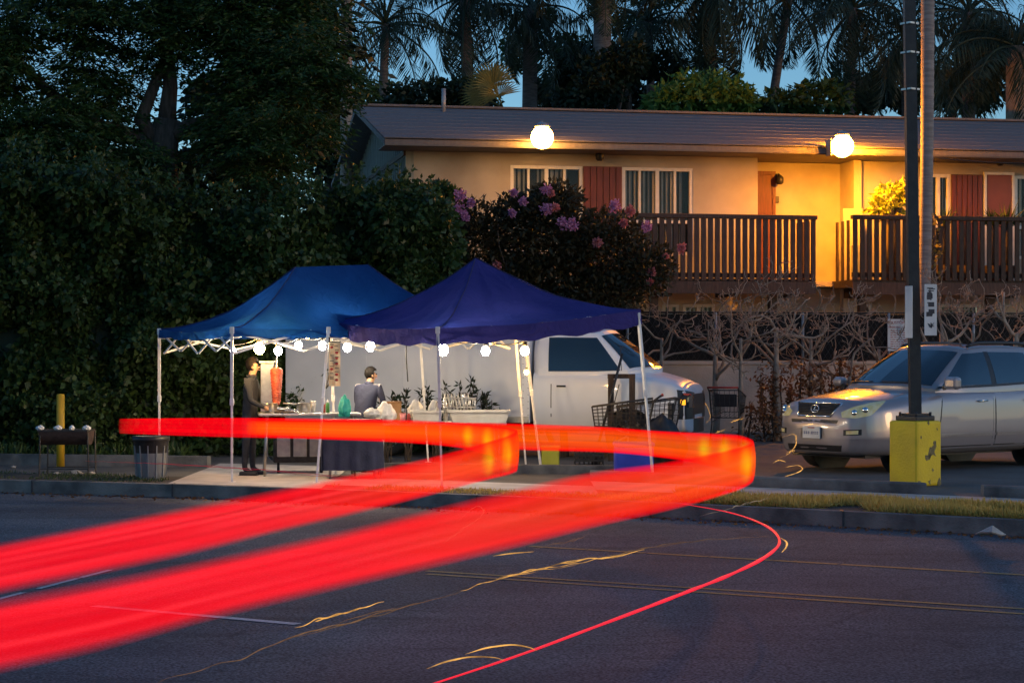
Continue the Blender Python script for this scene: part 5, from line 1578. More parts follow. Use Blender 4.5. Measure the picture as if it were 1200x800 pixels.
    def hpnt(f, s_, u): return hc_ + fwd*f*k + sidev*s_*k + Vector((0,0,u*k))
    q = MB(); q.ball(hpnt(.074,0,-.008), .017*k, 8, 6, (1.1,.75,1.3)); q.build("nose", M['skin'], t)
    q = MB()
    for s in (-1,1): q.ball(hpnt(.074,s*.032,.022), .011*k, 8, 6)
    q.build("eyes", M['ink'], t)
    q = MB(); q.ball(hpnt(.080,0,-.045), .02*k, 8, 5, (.5,1,.28)); q.build("mouth", M['pink'], t)
    for s in (-1,1):
        q = MB(); q.ball(hpnt(-.005,s*.088,.0), .028*k, 8, 6, (.7,.35,1.1)); q.build("ear", M['skin'], t)
    # hair cap, lumpy, open at the face
    bm = bmesh.new(); bmesh.ops.create_icosphere(bm, subdivisions=4, radius=1)
    dele = []
    for v in bm.verts:
        p = v.co.copy(); f, s_, u = p.x, p.y, p.z
        if (f > .35 and u < .30) or u < -.75-hairlong: dele.append(v); continue
        r = 1+.10*noise.noise(p*5)
        v.co = hpnt(-.016+f*.106*r, s_*.100*r, .035+u*.118*r)
    bmesh.ops.delete(bm, geom=dele, context='VERTS')
    me = bpy.data.meshes.new("hair"); bm.to_mesh(me); bm.free(); me.materials.append(M['hair'])
    for p in me.polygons: p.use_smooth = True
    obj_from("hair", me, t)
    # jacket hem / collar
    q = MB(); q.lathe(J['neckb'][0]+Vector((0,0,.0)), [(.075*k,.0),(.082*k,.03*k),(.074*k,.055*k),(.066*k,.05*k)], 16); q.build("collar", jacket, t)
    for sd in 'lr':
        a = J['an'+sd][0]; q = MB()
        q.bbox((a.x+.06*k, a.y, .035*k), (.27*k,.10*k,.07*k), .028*k); q.bbox((a.x+.06*k, a.y, .008*k), (.28*k,.105*k,.016*k), .004); q.build("shoe", M['black'], t)
    return t
c = at(425, 480, 27.0); c.z = 0
person("cook with dark hair in a navy jacket with pale striped sleeves, seen from behind", c, R(58), 1.44, R(20), M['jacket'], M['stripe'], [((.16,.27,1.10),(.36,.20,.98)), ((.14,-.27,1.10),(.36,-.16,.98))], -.75, bulk=1.28)
c = on(292, 557)
person("person in dark clothes standing left of the burner panel facing the grill", c, R(-8), 1.54, R(4), M['dark_shirt'], None, [((.10,.26,1.10),(.30,.22,1.02)), ((.08,-.26,1.10),(.30,-.2,1.0))], .1)
# ------------------------------------------------------------------ vehicles
def hermite(xs, ys, x):
    xs, ys = np.asarray(xs, float), np.asarray(ys, float)
    m = np.gradient(ys, xs)
    d = np.diff(ys)/np.diff(xs)
    for i in range(len(d)):
        if d[i] == 0: m[i] = m[i+1] = 0
    i = np.clip(np.searchsorted(xs, x)-1, 0, len(xs)-2)
    h = xs[i+1]-xs[i]; t = (x-xs[i])/h
    return ((1+2*t)*(1-t)**2)*ys[i] + t*(1-t)**2*h*m[i] + t*t*(3-2*t)*ys[i+1] + t*t*(t-1)*h*m[i+1]

class Shell:
    """lofted car body below the belt line; answers where its surface is"""
    def __init__(s, st, side_in=.985):
        s.st = sorted(st); s.x0, s.x1 = s.st[0][0], s.st[-1][0]; s.side_in = side_in
        A = np.array(s.st)
        s.xs = np.unique(np.concatenate([np.linspace(s.x0, s.x1, 150), s.x1-np.linspace(0,.25,30)**1.0]))
        s.par = np.stack([hermite(A[:,0], A[:,k], s.xs) for k in range(1,5)], 1)
        s.sec = [s.section(*p) for p in s.par]
        s.zs = np.linspace(0, 2.2, 441)
        s.tab = np.array([np.where((s.zs >= q[0][1]) & (s.zs <= q[-1][1]), np.interp(s.zs, q[:,1]+np.arange(len(q))*1e-7, q[:,0]), -1) for q in s.sec])
    def section(s, w, zb, zsh, zt):
        zt = max(zt, zsh+.04); m = zb+.40*(zsh-zb)
        P = np.array([(0,zb),(w*.80,zb),(w*.94,zb+.06),(w*.985,zb+.20),(w,m),(w*s.side_in,zsh-.10),(w*.955,zsh-.01),(w*.86,zsh+.4*(zt-zsh)),(w*.5,zt),(0,zt+.012)])
        for _ in range(2):
            Q = [P[0]]
            for a, b_ in zip(P[:-1], P[1:]): Q += [a*.75+b_*.25, a*.25+b_*.75]
            Q.append(P[-1]); P = np.array(Q)
        return P
    def half(s, x, z):
        fx = np.interp(x, s.xs, np.arange(len(s.xs))); fz = np.clip(z/(s.zs[1]), 0, len(s.zs)-1.001)
        i = np.clip(fx.astype(int), 0, len(s.xs)-2); j = fz.astype(int); a = fx-i; b_ = fz-j
        T = s.tab
        v = T[i,j]*(1-a)*(1-b_)+T[i+1,j]*a*(1-b_)+T[i,j+1]*(1-a)*b_+T[i+1,j+1]*a*b_
        return np.where((x < s.x0) | (x > s.x1), -1, v)
    def hit(s, yaw, A, Z, off=0.0):
        """first surface point met coming from direction yaw (0 = front, 90 = left side); A is sideways offset, Z height"""
        A = np.asarray(A, float); Z = np.asarray(Z, float)
        e = np.array([math.cos(R(yaw)), math.sin(R(yaw))]); sd = np.array([-e[1], e[0]])
        t = np.linspace(4.0, -1.0, 2001)
        x = A[:,None]*sd[0] + t[None]*e[0]; y = A[:,None]*sd[1] + t[None]*e[1]
        ins = np.abs(y) <= s.half(x, np.broadcast_to(Z[:,None], x.shape))
        k = np.argmax(ins, 1)
        tt = t[k] + off
        return np.stack([A*sd[0]+tt*e[0], A*sd[1]+tt*e[1], Z], 1)
    def patch(s, yaw, top, bot, off=.006, n=14, m=6, back=.012):
        top, bot = np.array(top, float), np.array(bot, float)
        f = lambda L: np.stack([np.interp(np.linspace(0,1,n), np.linspace(0,1,len(L)), L[:,k]) for k in (0,1)], 1)
        T_, B_ = f(top), f(bot)
        G = np.stack([T_*(1-v)+B_*v for v in np.linspace(0,1,m)], 0)
        P = s.hit(yaw, G[...,0].ravel(), G[...,1].ravel(), off).reshape(m, n, 3)
        Pb = s.hit(yaw, G[...,0].ravel(), G[...,1].ravel(), off-back).reshape(m, n, 3)
        q = MB(); q.grid([[tuple(p) for p in r_] for r_ in P])
        ring = lambda X: [tuple(p) for p in X[0]] + [tuple(p) for p in X[1:,-1]] + [tuple(p) for p in X[-1,::-1][1:]] + [tuple(p) for p in X[::-1,0][1:]]
        q.grid([ring(P), ring(Pb)], smooth=False)
        return q
    def body(s, name, mat, parent, arches, r):
        q = MB(); rows = []
        for x, sec in zip(s.xs, s.sec):
            half = [(x, y, z) for y, z in sec]
            rows.append(half + [(x, -y, z) for y, z in sec[::-1][1:-1]])
        q.grid(rows, close=True); q.add(rows[0], [tuple(range(len(rows[0])))]); q.add(rows[-1], [tuple(reversed(range(len(rows[-1]))))])
        o = q.build(name, mat, parent)
        bm = bmesh.new(); bm.from_mesh(o.data); bmesh.ops.remove_doubles(bm, verts=bm.verts, dist=1e-5); bmesh.ops.recalc_face_normals(bm, faces=bm.faces); bm.to_mesh(o.data); bm.free()
        c = MB(); 
        for x in arches:
            for sy in (-1,1): c.cyl((x, sy*.95, r-.02), r+.065, .75, 36, 'Y')
        co = c.build("cutter", M['black'])
        md = o.modifiers.new("b", 'BOOLEAN'); md.object = co; md.operation = 'DIFFERENCE'; md.solver = 'EXACT'
        po = o.parent; o.parent = None
        bpy.context.view_layer.update()
        dg = bpy.context.evaluated_depsgraph_get()
        me = bpy.data.meshes.new_from_object(o.evaluated_get(dg))
        o.modifiers.clear(); o.data = me; o.parent = po
        bpy.data.objects.remove(co)
        for p in me.polygons: p.use_smooth = True
        me.set_sharp_from_angle(angle=R(32))
        return o

class House_:
    """glasshouse between a belt outline and a roof outline (half outlines, mirrored)"""
    def __init__(s, bot, top, bulge=.02):
        s.b, s.t, s.bulge = np.array(bot, float), np.array(top, float), bulge
        s.n = len(s.b)
    def P(s, u, t, side=1, off=0.0):
        def at_(u, t):
            i = min(int(u), s.n-2); f = u-i
            b_ = s.b[i]*(1-f)+s.b[i+1]*f; tp = s.t[i]*(1-f)+s.t[i+1]*f
            return b_*(1-t)+tp*t
        p = at_(u, t)
        e = 1e-2
        du = at_(min(u+e, s.n-1), t)-at_(max(u-e, 0), t); dv = at_(u, t+e)-at_(u, t-e)
        nrm = np.cross(du, dv); nrm /= max(np.linalg.norm(nrm), 1e-9)
        if nrm[0]*0 + nrm[2] < 0: nrm = -nrm
        if np.dot(nrm[:2], p[:2]-np.array([s.b[:,0].mean(), 0])) < 0: nrm = -nrm
        p = p + nrm*(off + s.bulge*math.sin(math.pi*min(max(t,0),1)))
        return (p[0], p[1]*side, p[2])
    def shell(s, name, mat, parent, drop=.10):
        q = MB(); us = np.linspace(0, s.n-1, (s.n-1)*4+1)
        loop = [(u,1) for u in us] + [(u,-1) for u in us[::-1][1:-1]]
        rows = [[(lambda p: (p[0],p[1],p[2]-drop))(s.P(u,0,sd)) for u,sd in loop]]
        for t in np.linspace(0,1,7): rows.append([s.P(u,t,sd) for u,sd in loop])
        tp = rows[-1]; c = np.mean(np.array(tp), 0)
        for k, f in enumerate((.985,.95,.85,.6,.3)):
            rows.append([(c[0]+(p[0]-c[0])*f, p[1]*f, p[2]+(.012,.026,.042,.055,.06)[k]) for p in tp])
        q.grid(rows, close=True); q.add(rows[-1], [tuple(range(len(loop)))])
        o = q.build(name, mat, parent); o.data.set_sharp_from_angle(angle=R(35)); return o
    def glass(s, u0, u1, t0, t1, side, off=.006, n=10, m=6, t0b=None, t1b=None):
        q = MB(); rows = []
        for j in range(m+1):
            row = []
            for i in range(n+1):
                f = i/n; a = t0+((t0b if t0b is not None else t0)-t0)*f; b_ = t1+((t1b if t1b is not None else t1)-t1)*f
                row.append(s.P(u0+(u1-u0)*f, a+(b_-a)*j/m, side, off))
            rows.append(row)
        q.grid(rows); return q
def wheel(parent, c, r, wd, mat_rim, side):
    t = MB(); w2 = wd/2
    t.lathe(c, [(r*.66,-w2*.9),(r*.92,-w2),(r*.98,-w2*.8),(r,-w2*.3),(r,w2*.3),(r*.98,w2*.8),(r*.92,w2),(r*.66,w2*.9)], 32, 'Y')
    wo = MB(); s_ = side
    wo.lathe(c, [(0,.55*w2*s_),(r*.12,.6*w2*s_),(r*.16,.45*w2*s_)], 16, 'Y')
    wh = wo.build("wheel", mat_rim, parent)
    t.build("tyre", M['rubber'], wh)
    q = MB(); q.lathe(c, [(r*.68,.85*w2*s_),(r*.64,.8*w2*s_),(r*.60,.2*w2*s_),(r*.60,-.5*w2*s_)], 28, 'Y'); q.build("rim", mat_rim, wh)
    for i in range(7):
        a = 2*math.pi*i/7; q = MB()
        q.bar((c[0]+math.cos(a)*r*.12, c[1]+.52*w2*s_, c[2]+math.sin(a)*r*.12), (c[0]+math.cos(a)*r*.64, c[1]+.62*w2*s_, c[2]+math.sin(a)*r*.64), .05*r/.36, .03)
        q.build("spoke", mat_rim, wh)
    q = MB(); q.lathe(c, [(0,-.1*w2*s_),(r*.6,-.1*w2*s_)], 20, 'Y'); q.build("brake_disc", M['dark_steel'], wh)
    return wh

# --- silver sports utility car in the lot
CZ = 1.04
suv = thing("parked_car", "silver sports utility car parked nose-left beside the black pole", "car", (6.07, 28.36, 0), R(180+38))
suv.scale = (CZ, CZ, CZ)
S = Shell([(2.395,.22,.42,.56,.60),(2.387,.34,.36,.60,.64),(2.37,.44,.32,.62,.68),(2.345,.56,.28,.68,.77),(2.29,.66,.25,.76,.88),(2.20,.745,.235,.815,.94),(2.0,.84,.225,.87,.985),(1.7,.90,.215,.91,1.02),(1.36,.92,.215,.955,1.06),(1.0,.922,.215,1.0,1.10),(.5,.922,.215,1.03,1.11),
           (-.6,.922,.215,1.05,1.12),(-1.4,.92,.22,1.07,1.13),(-1.95,.89,.25,1.06,1.13),(-2.25,.83,.30,1.02,1.10),(-2.36,.72,.36,.9,1.0)])
S.body("body", M['suv_paint'], suv, (1.36, -1.36), .36)
q = MB(); q.box((0,0,.30), (4.2,1.3,.2)); q.build("underbody", M['black'], suv)
for x in (1.36,-1.36):
    for sy in (-1,1):
        q = MB(); q.lathe((x,sy*.60,.36), [(0,-.0),(.43,0)], 20, 'Y'); q.build("wheel_well", M['black'], suv)
        wheel(suv, (x, sy*.80, .36), .36, .23, M['grey_steel'], sy)
H_ = House_([(1.16,0,1.13),(1.10,.40,1.125),(1.00,.64,1.11),(.88,.79,1.09),(.4,.855,1.095),(-.22,.865,1.11),(-1.02,.86,1.14),(-1.72,.83,1.17),(-2.05,.70,1.18),(-2.18,.4,1.18),(-2.22,0,1.18)],
            [(.20,0,1.64),(.18,.32,1.635),(.12,.50,1.62),(.05,.575,1.60),(-.04,.60,1.61),(-.30,.612,1.63),(-1.02,.615,1.63),(-1.58,.60,1.60),(-1.78,.52,1.575),(-1.86,.3,1.58),(-1.88,0,1.58)])
H_.shell("cabin", M['suv_paint'], suv)
for sd in (1,-1):
    q = H_.glass(0, 2.62, .06, .93, sd); q.build("windscreen", M['car_glass'], suv)
    q = H_.glass(3.18, 4.98, .07, .90, sd, t0b=.06, t1b=.90); q.build("side_window", M['car_glass'], suv)
    q = H_.glass(5.12, 6.25, .06, .90, sd, t0b=.06, t1b=.88); q.build("side_window", M['car_glass'], suv)
    q = H_.glass(6.38, 7.6, .08, .86, sd, t0b=.12, t1b=.72); q.build("side_window", M['car_glass'], suv)
    q = H_.glass(4.98, 5.12, .05, .91, sd, .004, n=2); q.build("pillar_trim", M['black'], suv)
    q = H_.glass(3.06, 7.7, .0, .055, sd, .010, n=24, m=2); q.build("belt_moulding", M['black'], suv)
    # roof rail
    pts = [H_.P(u, 1.0, sd, .02) for u in np.linspace(4.0, 7.2, 12)]
    pts = [(p[0], p[1]*.93, p[2]+.035+.035*math.sin(math.pi*i/11)**.4) for i, p in enumerate(pts)]
    q = MB(); q.tube(pts, .022, 8); q.build("roof_rail", M['black'], suv)
    # doors with dark seams
    yaw = 90*sd
    def A(x): return -x*sd      # sideways coordinate for a view from the side
    for (xa, xb, xat, xbt) in ((1.02,-.16,.86,-.20),(-.19,-1.15,-.23,-1.02)):
        q = S.patch(yaw, [(A(xat),1.04),(A(xbt),1.06)], [(A(xa-.02),.32),(A(xb),.32)], .003, 16, 8); q.build("door_seam", M['black'], suv)
        q = S.patch(yaw, [(A(xat-.012),1.03),(A(xbt+.012),1.05)], [(A(xa-.035),.335),(A(xb+.012),.335)], .007, 22, 12); d_ = q.build("door", M['suv_paint'], suv)
        q = S.patch(yaw, [(A(xa-.05),.50),(A(xb+.03),.50)], [(A(xa-.05),.455),(A(xb+.03),.455)], .016, 16, 3); q.build("door_moulding", M['suv_trim'], d_)
        hx = xb+.13; hp_ = S.hit(yaw, [A(hx), A(hx+.18)], [.93,.925], .03)
        q = MB(); q.tube([tuple(hp_[0]), tuple((hp_[0]+hp_[1])/2+np.array([0,sd*.01,0])), tuple(hp_[1])], .014, 8); q.build("door_handle", M['chrome'], d_)
    # headlamp, wrapped round the corner
    q = S.patch(42*sd, [(-1.23*sd,.80),(-1.08*sd,.87),(-.86*sd,.925),(-.66*sd,.955)], [(-1.22*sd,.735),(-1.04*sd,.725),(-.84*sd,.765),(-.66*sd,.94)], .008, 18, 7)
    hl = q.build("headlamp", M['lens'], suv)
    for a_, z_, r_ in ((-1.06,.795,.042),(-.92,.83,.045)):
        hp_ = S.hit(42*sd, [a_*sd], [z_], -.004)[0]; q = MB(); q.ball(tuple(hp_), r_, 12, 8); q.build("reflector", M['chrome'], hl)
    # fog lamp and bumper vents
    q = S.patch(28*sd, [(-.66*sd,.575),(-.42*sd,.585)], [(-.66*sd,.50),(-.42*sd,.51)], .004, 10, 5); fgl = q.build("fog_lamp", M['black'], suv)
    q = S.patch(28*sd, [(-.62*sd,.562),(-.46*sd,.57)], [(-.62*sd,.515),(-.46*sd,.522)], .010, 8, 4); q.build("fog_lens", M['lens'], fgl)
    # mirror
    q = MB(); q.bbox((.78,sd*1.0,1.17), (.14,.22 if sd > 0 else .17,.17 if sd > 0 else .13), .045); mo = q.build("door_mirror", M['suv_paint'], suv)
    q = MB(); q.bar((.80,sd*.86,1.10),(.79,sd*.95,1.13), .05, .05); q.build("mirror_stalk", M['black'], mo)
    # wheel-arch lip
    q = MB()
    for x in (1.36,-1.36):
        an = np.linspace(-.12, math.pi+.12, 26)
        xx = x+np.cos(an)*.43; zz = .34+np.sin(an)*.43
        hp_ = S.hit(90*sd, -xx*sd, zz, .004)
        q.tube([tuple(p) for p in hp_], .013, 6)
    q.build("arch_lip", M['suv_paint'], suv)
    q = S.patch(90*sd, [(A(1.0),.30),(A(-.95),.30)], [(A(1.0),.225),(A(-.95),.225)], .008, 16, 3); q.build("sill", M['suv_trim'], suv)
# front face
q = S.patch(0, [(-.37,.905),(0,.915),(.37,.905)], [(-.27,.755),(0,.745),(.27,.755)], .006, 20, 7); gr = q.build("grille", M['black'], suv)
for k in range(7):
    z = .77+.02*k; hw = .28+.09*(z-.755)/.15
    hp_ = S.hit(0, np.linspace(-hw,hw,15), np.full(15,z), .014); q = MB(); q.tube([tuple(p) for p in hp_], .0045, 5); q.build("grille_bar", M['dark_steel'], gr)
hp_ = S.hit(0, np.concatenate([np.linspace(-.385,.385,15)]), np.concatenate([np.full(15,.915)]), .016); q = MB(); q.tube([tuple(p) for p in hp_], .012, 6)
hp_ = S.hit(0, np.linspace(-.28,.28,15), np.full(15,.742), .016); q.tube([tuple(p) for p in hp_], .012, 6)
for sd in (-1,1):
    hp_ = S.hit(0, [sd*.385, sd*.28], [.915,.742], .016); q.tube([tuple(p) for p in hp_], .012, 6)
q.build("grille_surround", M['chrome'], gr)
e0 = S.hit(0, [0], [.84], .03)[0]
q = MB(); q.tube([(e0[0], math.cos(a)*.068, .84+math.sin(a)*.048) for a in np.linspace(0,2*math.pi,25)], .008, 6)
q.tube([(e0[0]+.002, .016, .874),(e0[0]+.002,-.026,.822),(e0[0]+.002,.052,.822)], .008, 6); q.build("emblem", M['chrome'], gr)
q = S.patch(0, [(-.42,.70),(.42,.70)], [(-.40,.655),(.40,.655)], .003, 14, 4); q.build("air_intake", M['black'], suv)
q = S.patch(0, [(-.48,.37),(.48,.37)], [(-.46,.29),(.46,.29)], .006, 14, 4); q.build("lower_intake", M['black'], suv)
pl0 = S.hit(0, [0], [.53], .02)[0]
q = MB(); q.bbox((pl0[0],0,.53), (.014,.31,.155), .004); lp = q.build("licence_plate", M['plate'], suv)
q = MB()
random.seed(5)
for i in range(7):      # letters too small to be read in the photograph: short strokes
    y = .115-.038*i; 
    for z in (.515,.535): q.box((pl0[0]+.008, y+random.uniform(-.004,.004), z), (.003,.020,.009))
    q.box((pl0[0]+.0085, y+random.choice([-.009,.009]), .525), (.003,.006,.04))
q.build("plate_print", M['ink_blue'], lp)
q = MB(); q.box((pl0[0]+.008,0,.592), (.003,.12,.012)); q.build("plate_header", M['ink_red'], lp)
# bonnet edge and wipers
for sd in (-1,1):
    pts = [H_.P(u, .05, sd, .012) for u in np.linspace(.2,1.9,6)]; pts = [(p[0]+.02,p[1],p[2]+.015) for p in pts]
    q = MB(); q.tube(pts, .010, 5); q.build("wiper", M['black'], suv)

# --- white box truck behind the canopies
truck = thing("box_truck", "white box truck parked nose-right behind the canopies", "truck", (2.02, 31.0, 0), R(-14))
T_ = Shell([(.93,.66,.42,.96,1.02),(.90,.82,.40,1.02,1.10),(.80,.93,.40,1.08,1.17),(.55,.975,.42,1.16,1.26),(.25,.99,.42,1.24,1.34),(-.1,1.0,.42,1.31,1.40),(-.6,1.0,.42,1.32,1.40),(-1.5,1.0,.42,1.32,1.40)])
T_.body("body", M['truck_white'], truck, (0.0,), .37)
G_ = House_([(.36,0,1.40),(.28,.5,1.39),(.10,.80,1.37),(-.02,.92,1.34),(-.5,.96,1.32),(-1.0,.965,1.32),(-1.42,.965,1.32),(-1.5,.9,1.32),(-1.5,.5,1.32),(-1.5,0,1.32)],
            [(-.42,0,1.97),(-.44,.4,1.965),(-.48,.64,1.945),(-.54,.74,1.92),(-.75,.78,1.925),(-1.05,.80,1.93),(-1.42,.80,1.93),(-1.5,.76,1.93),(-1.5,.4,1.96),(-1.5,0,1.97)])
G_.shell("cab", M['truck_white'], truck)
for sd in (1,-1):
    q = G_.glass(0, 2.6, .06, .93, sd); q.build("windscreen", M['car_glass'], truck)
    q = G_.glass(3.2, 5.62, .04, .90, sd); q.build("side_window", M['car_glass'], truck)
    def A(x): return -x*sd
    q = T_.patch(90*sd, [(A(-.10),1.30),(A(-1.22),1.30)], [(A(-.30),.50),(A(-1.22),.50)], .003, 14, 6); q.build("door_seam", M['black'], truck)
    q = T_.patch(90*sd, [(A(-.115),1.29),(A(-1.205),1.29)], [(A(-.315),.515),(A(-1.205),.515)], .007, 16, 8); d_ = q.build("door", M['truck_white'], truck)
    q = MB(); hp_ = T_.hit(90*sd, [A(-.98),A(-1.12)], [1.12,1.12], .025); q.tube([tuple(p) for p in hp_], .016, 6); q.build("door_handle", M['black'], d_)
    q = T_.patch(40*sd, [(-.30*sd,1.02),(.02*sd,1.05),(.24*sd,1.07)], [(-.30*sd,.62),(.02*sd,.62),(.24*sd,.62)], .006, 14, 8); hb = q.build("lamp_surround", M['black'], truck)
    q = T_.patch(40*sd, [(-.22*sd,.98),(.10*sd,.99)], [(-.22*sd,.80),(.10*sd,.80)], .014, 8, 5); q.build("headlamp", M['car_glass'], hb)
    q = T_.patch(40*sd, [(.14*sd,.92),(.205*sd,.92)], [(.14*sd,.84),(.205*sd,.84)], .018, 6, 4); q.build("marker_lamp", M['amber'], hb)
    wheel(truck, (0, sd*.84, .37), .37, .24, M['grey_steel'], sd)
    wheel(truck, (-3.9, sd*.84, .37), .37, .24, M['grey_steel'], sd)
    q = MB(); q.lathe((0,sd*.62,.37), [(0,0),(.44,0)], 18, 'Y'); q.build("wheel_well", M['black'], truck)
q = T_.patch(0, [(-.55,1.0),(.55,1.0)], [(-.55,.68),(.55,.68)], .006, 14, 6); q.build("grille", M['black'], truck)
q = MB(); q.grid([[(x+.05, y, z) for y in np.linspace(-.98,.98,13) for x in [.93-.35*abs(y/.98)**3]] for z in (.40,.44,.58,.62)]); q.grid([[(.93-.35*abs(y/.98)**3, y, .62) for y in np.linspace(-.98,.98,13)],[(.98-.35*abs(y/.98)**3, y, .62) for y in np.linspace(-.98,.98,13)]]); q.build("bumper", M['black'], truck)
for sd in (-1,1):
    pts = [G_.P(u, .04, sd, .02) for u in np.linspace(.1,1.6,5)]; q = MB(); q.tube(pts, .012, 5); q.build("wiper", M['black'], truck)
q = MB(); q.tube([(-.1,-1.02,1.36),(-.12,-1.03,1.75)], .006, 5); q.build("aerial", M['black'], truck)
q = MB(); q.bbox((-3.55,0,1.44), (4.0,2.1,1.76), .015); bx = q.build("cargo_box", M['truck_box'], truck)
for sy in (-1,1):
    q = MB(); q.bbox((-1.60,sy*1.045,1.44), (.13,.035,1.78), .006); ps = q.build("corner_post", M['truck_white'], bx)
    q = MB()
    for i in range(16): q.ball((-1.64,sy*1.066,.62+.105*i), .010, 6, 4); q.ball((-1.56,sy*1.066,.67+.105*i), .010, 6, 4)
    q.build("rivets", M['grey_steel'], ps)
    for k in range(5):
        q = MB(); q.box((-2.35-.62*k,sy*1.0525,1.44), (.035,.006,1.7)); q.build("panel_rib", M['truck_box'], bx)
    q = MB(); q.bbox((-3.55,sy*1.055,.60), (4.0,.03,.1), .006); q.bbox((-3.55,sy*1.055,2.27), (4.0,.03,.1), .006); q.build("edge_rail", M['grey_steel'], bx)
q = MB(); q.box((-3.3,0,.48), (4.4,.9,.14)); q.build("chassis", M['black'], truck)

# --- shopping trolleys
def trolley(label, p, rz):
    t = thing("shopping_trolley", label, "trolley", p, rz, "shopping trolleys by the truck")
    q = MB(); x0, x1, zt0, zt1, zb = -.45, .42, .98, .86, .50
    def rim(z0, z1, wa, wb2, xa, xb): return [(xa,-wa,z0),(xb,-wb2,z1),(xb,wb2,z1),(xa,wa,z0),(xa,-wa,z0)]
    q.tube(rim(zt0,zt1,.27,.21,x0,x1), .012, 6); q.tube(rim(zb,zb+.08,.24,.18,x0+.06,x1-.04), .010, 6); q.build("basket_frame", M['dark_steel'], t)
    q = MB()
    for sy in (-1,1):
        for i in range(13):
            f = i/12; a = (x0+(x1-x0)*f, sy*(.27-.06*f), zt0+(zt1-zt0)*f); b_ = (x0+.06+(x1-x0-.1)*f, sy*(.24-.06*f), zb+.08*f); q.tube([a,b_], .004, 4)
        for k in range(1,6):
            g_ = k/6; q.tube([(x0+.06*g_, sy*(.27-.03*g_), zt0+(zb-zt0)*g_),(x1-.04*g_, sy*(.21-.03*g_), zt1+(zb+.08-zt1)*g_)], .004, 4)
    for i in range(7):
        f = i/6; q.tube([(x1,-.21+.42*f,zt1),(x1-.04,-.18+.36*f,zb+.08),(x0+.06,-.24+.48*f,zb)], .004, 4); q.tube([(x0,-.27+.54*f,zt0),(x0+.06,-.24+.48*f,zb)], .004, 4)
    tag(q.build("basket_wires", M['dark_steel'], t), kind='stuff')
    q = MB(); q.tube([(x0-.14,-.27,1.03),(x0-.14,.27,1.03)], .018, 8); q.build("handle", M['ink_red'], t)
    q = MB()
    for sy in (-1,1):
        q.tube([(x0-.14,sy*.27,1.03),(x0-.02,sy*.26,.95),(x0+.10,sy*.24,.40),(x0+.0,sy*.25,.14)], .013, 6)
        q.tube([(x0+.05,sy*.24,.22),(x1-.05,sy*.18,.20)], .013, 6); q.tube([(x0+.1,sy*.24,.42),(x1-.25,sy*.2,.5)], .011, 6)
    q.build("undercarriage", M['dark_steel'], t)
    q = MB(); q.bbox((x0+.10,0,.80), (.03,.40,.22), .006, 0); q.build("child_seat", M['black'], t)
    for sx, w_ in ((x0+.02,.25),(x1-.06,.18)):
        for sy in (-1,1):
            q = MB(); q.cyl((sx,sy*w_,.065), .065, .03, 14, 'Y'); q.bar((sx,sy*w_,.065),(sx+.02,sy*w_,.18), .02, .03); q.build("castor", M['rubber'], t)
    return t
trolley("dark shopping trolley directly in front of the truck's wheel", at(758, 500, 28.4).xy.to_3d(), R(184))
trolley("dark shopping trolley behind the wooden stakes", at(728, 500, 28.2).xy.to_3d(), R(176))
trolley("shopping trolley standing alone against the low wall", at(855, 500, 34.6).xy.to_3d(), R(72))
bagp = at(775, 490, 28.0); bagp.z = .0
bag("rubbish_bag", "black full rubbish bag at the trolleys below the truck's nose", "bag", bagp, .33, .28, .42, M['black'])

# ------------------------------------------------------------------ yellow pillar, black pole, signs
pc = on(1078, 570); pc.y += .28
pil = thing("concrete_pillar", "chipped yellow concrete pole base at the edge of the lot", "pole base", pc, R(37))
q = MB(); q.bbox((0,0,.40), (.455,.455,.80), .03); q.build("base_block", M['yellow_paint'], pil)
def chip(face, cx, cz, s_, n, seed):
    random.seed(seed); pts = []
    for i in range(n):
        a = 2*math.pi*i/n; r_ = s_*random.uniform(.35,1.25); pts.append((cx+math.cos(a)*r_*.8, cz+math.sin(a)*r_))
    q = MB(); q.add([(x, -.2295, z) for x, z in pts] + [(x, -.2265, z) for x, z in pts], [tuple(range(n))]+[(i,(i+1)%n,n+(i+1)%n,n+i) for i in range(n)])
    if face: q.v = [(y_*-1, x_, z_) for x_, y_, z_ in q.v]
    q.build("bare_patch", M['worn_concrete'], pil)
for a in [(0,.05,.42,.10,11,1),(0,-.03,.36,.06,9,2),(0,.10,.52,.05,8,3),(0,.18,.06,.06,9,4),(0,-.18,.02,.05,9,5),(1,-.1,.03,.05,9,6),(0,.0,.05,.035,7,8),(0,.14,.70,.02,7,9),(1,.12,.72,.03,8,10),(0,-.15,.60,.022,7,11),(0,-.02,.78,.03,9,12),(1,-.16,.3,.022,7,13),(1,.05,.18,.018,6,14),(0,.06,.20,.025,8,15)]: chip(*a)
pol = thing("lamp_pole", "tall square black pole rising from the yellow base", "pole", pc + Vector((0,0,.80)), R(37))
lean = at(1069, 0, 24.3) - at(1076, 486, 24.3)
Rz = Matrix.Rotation(-R(37), 3, 'Z')
ld = (Rz @ lean).normalized()
q = MB(); q.bbox((0,0,.03), (.34,.34,.06), .01); q.build("base_plate", M['pole_black'], pol)
q = MB(); q.bbox((0,0,.075), (.24,.24,.03), .006)
for sx in (-1,1):
    for sy in (-1,1): q.cyl((sx*.13,sy*.13,.08), .016, .05, 8)
q.build("anchor_collar", M['pole_black'], pol)
q = MB(); q.bar(Vector((0,0,.06)), ld*7.5, .135, .135); q.build("shaft", M['pole_black'], pol)
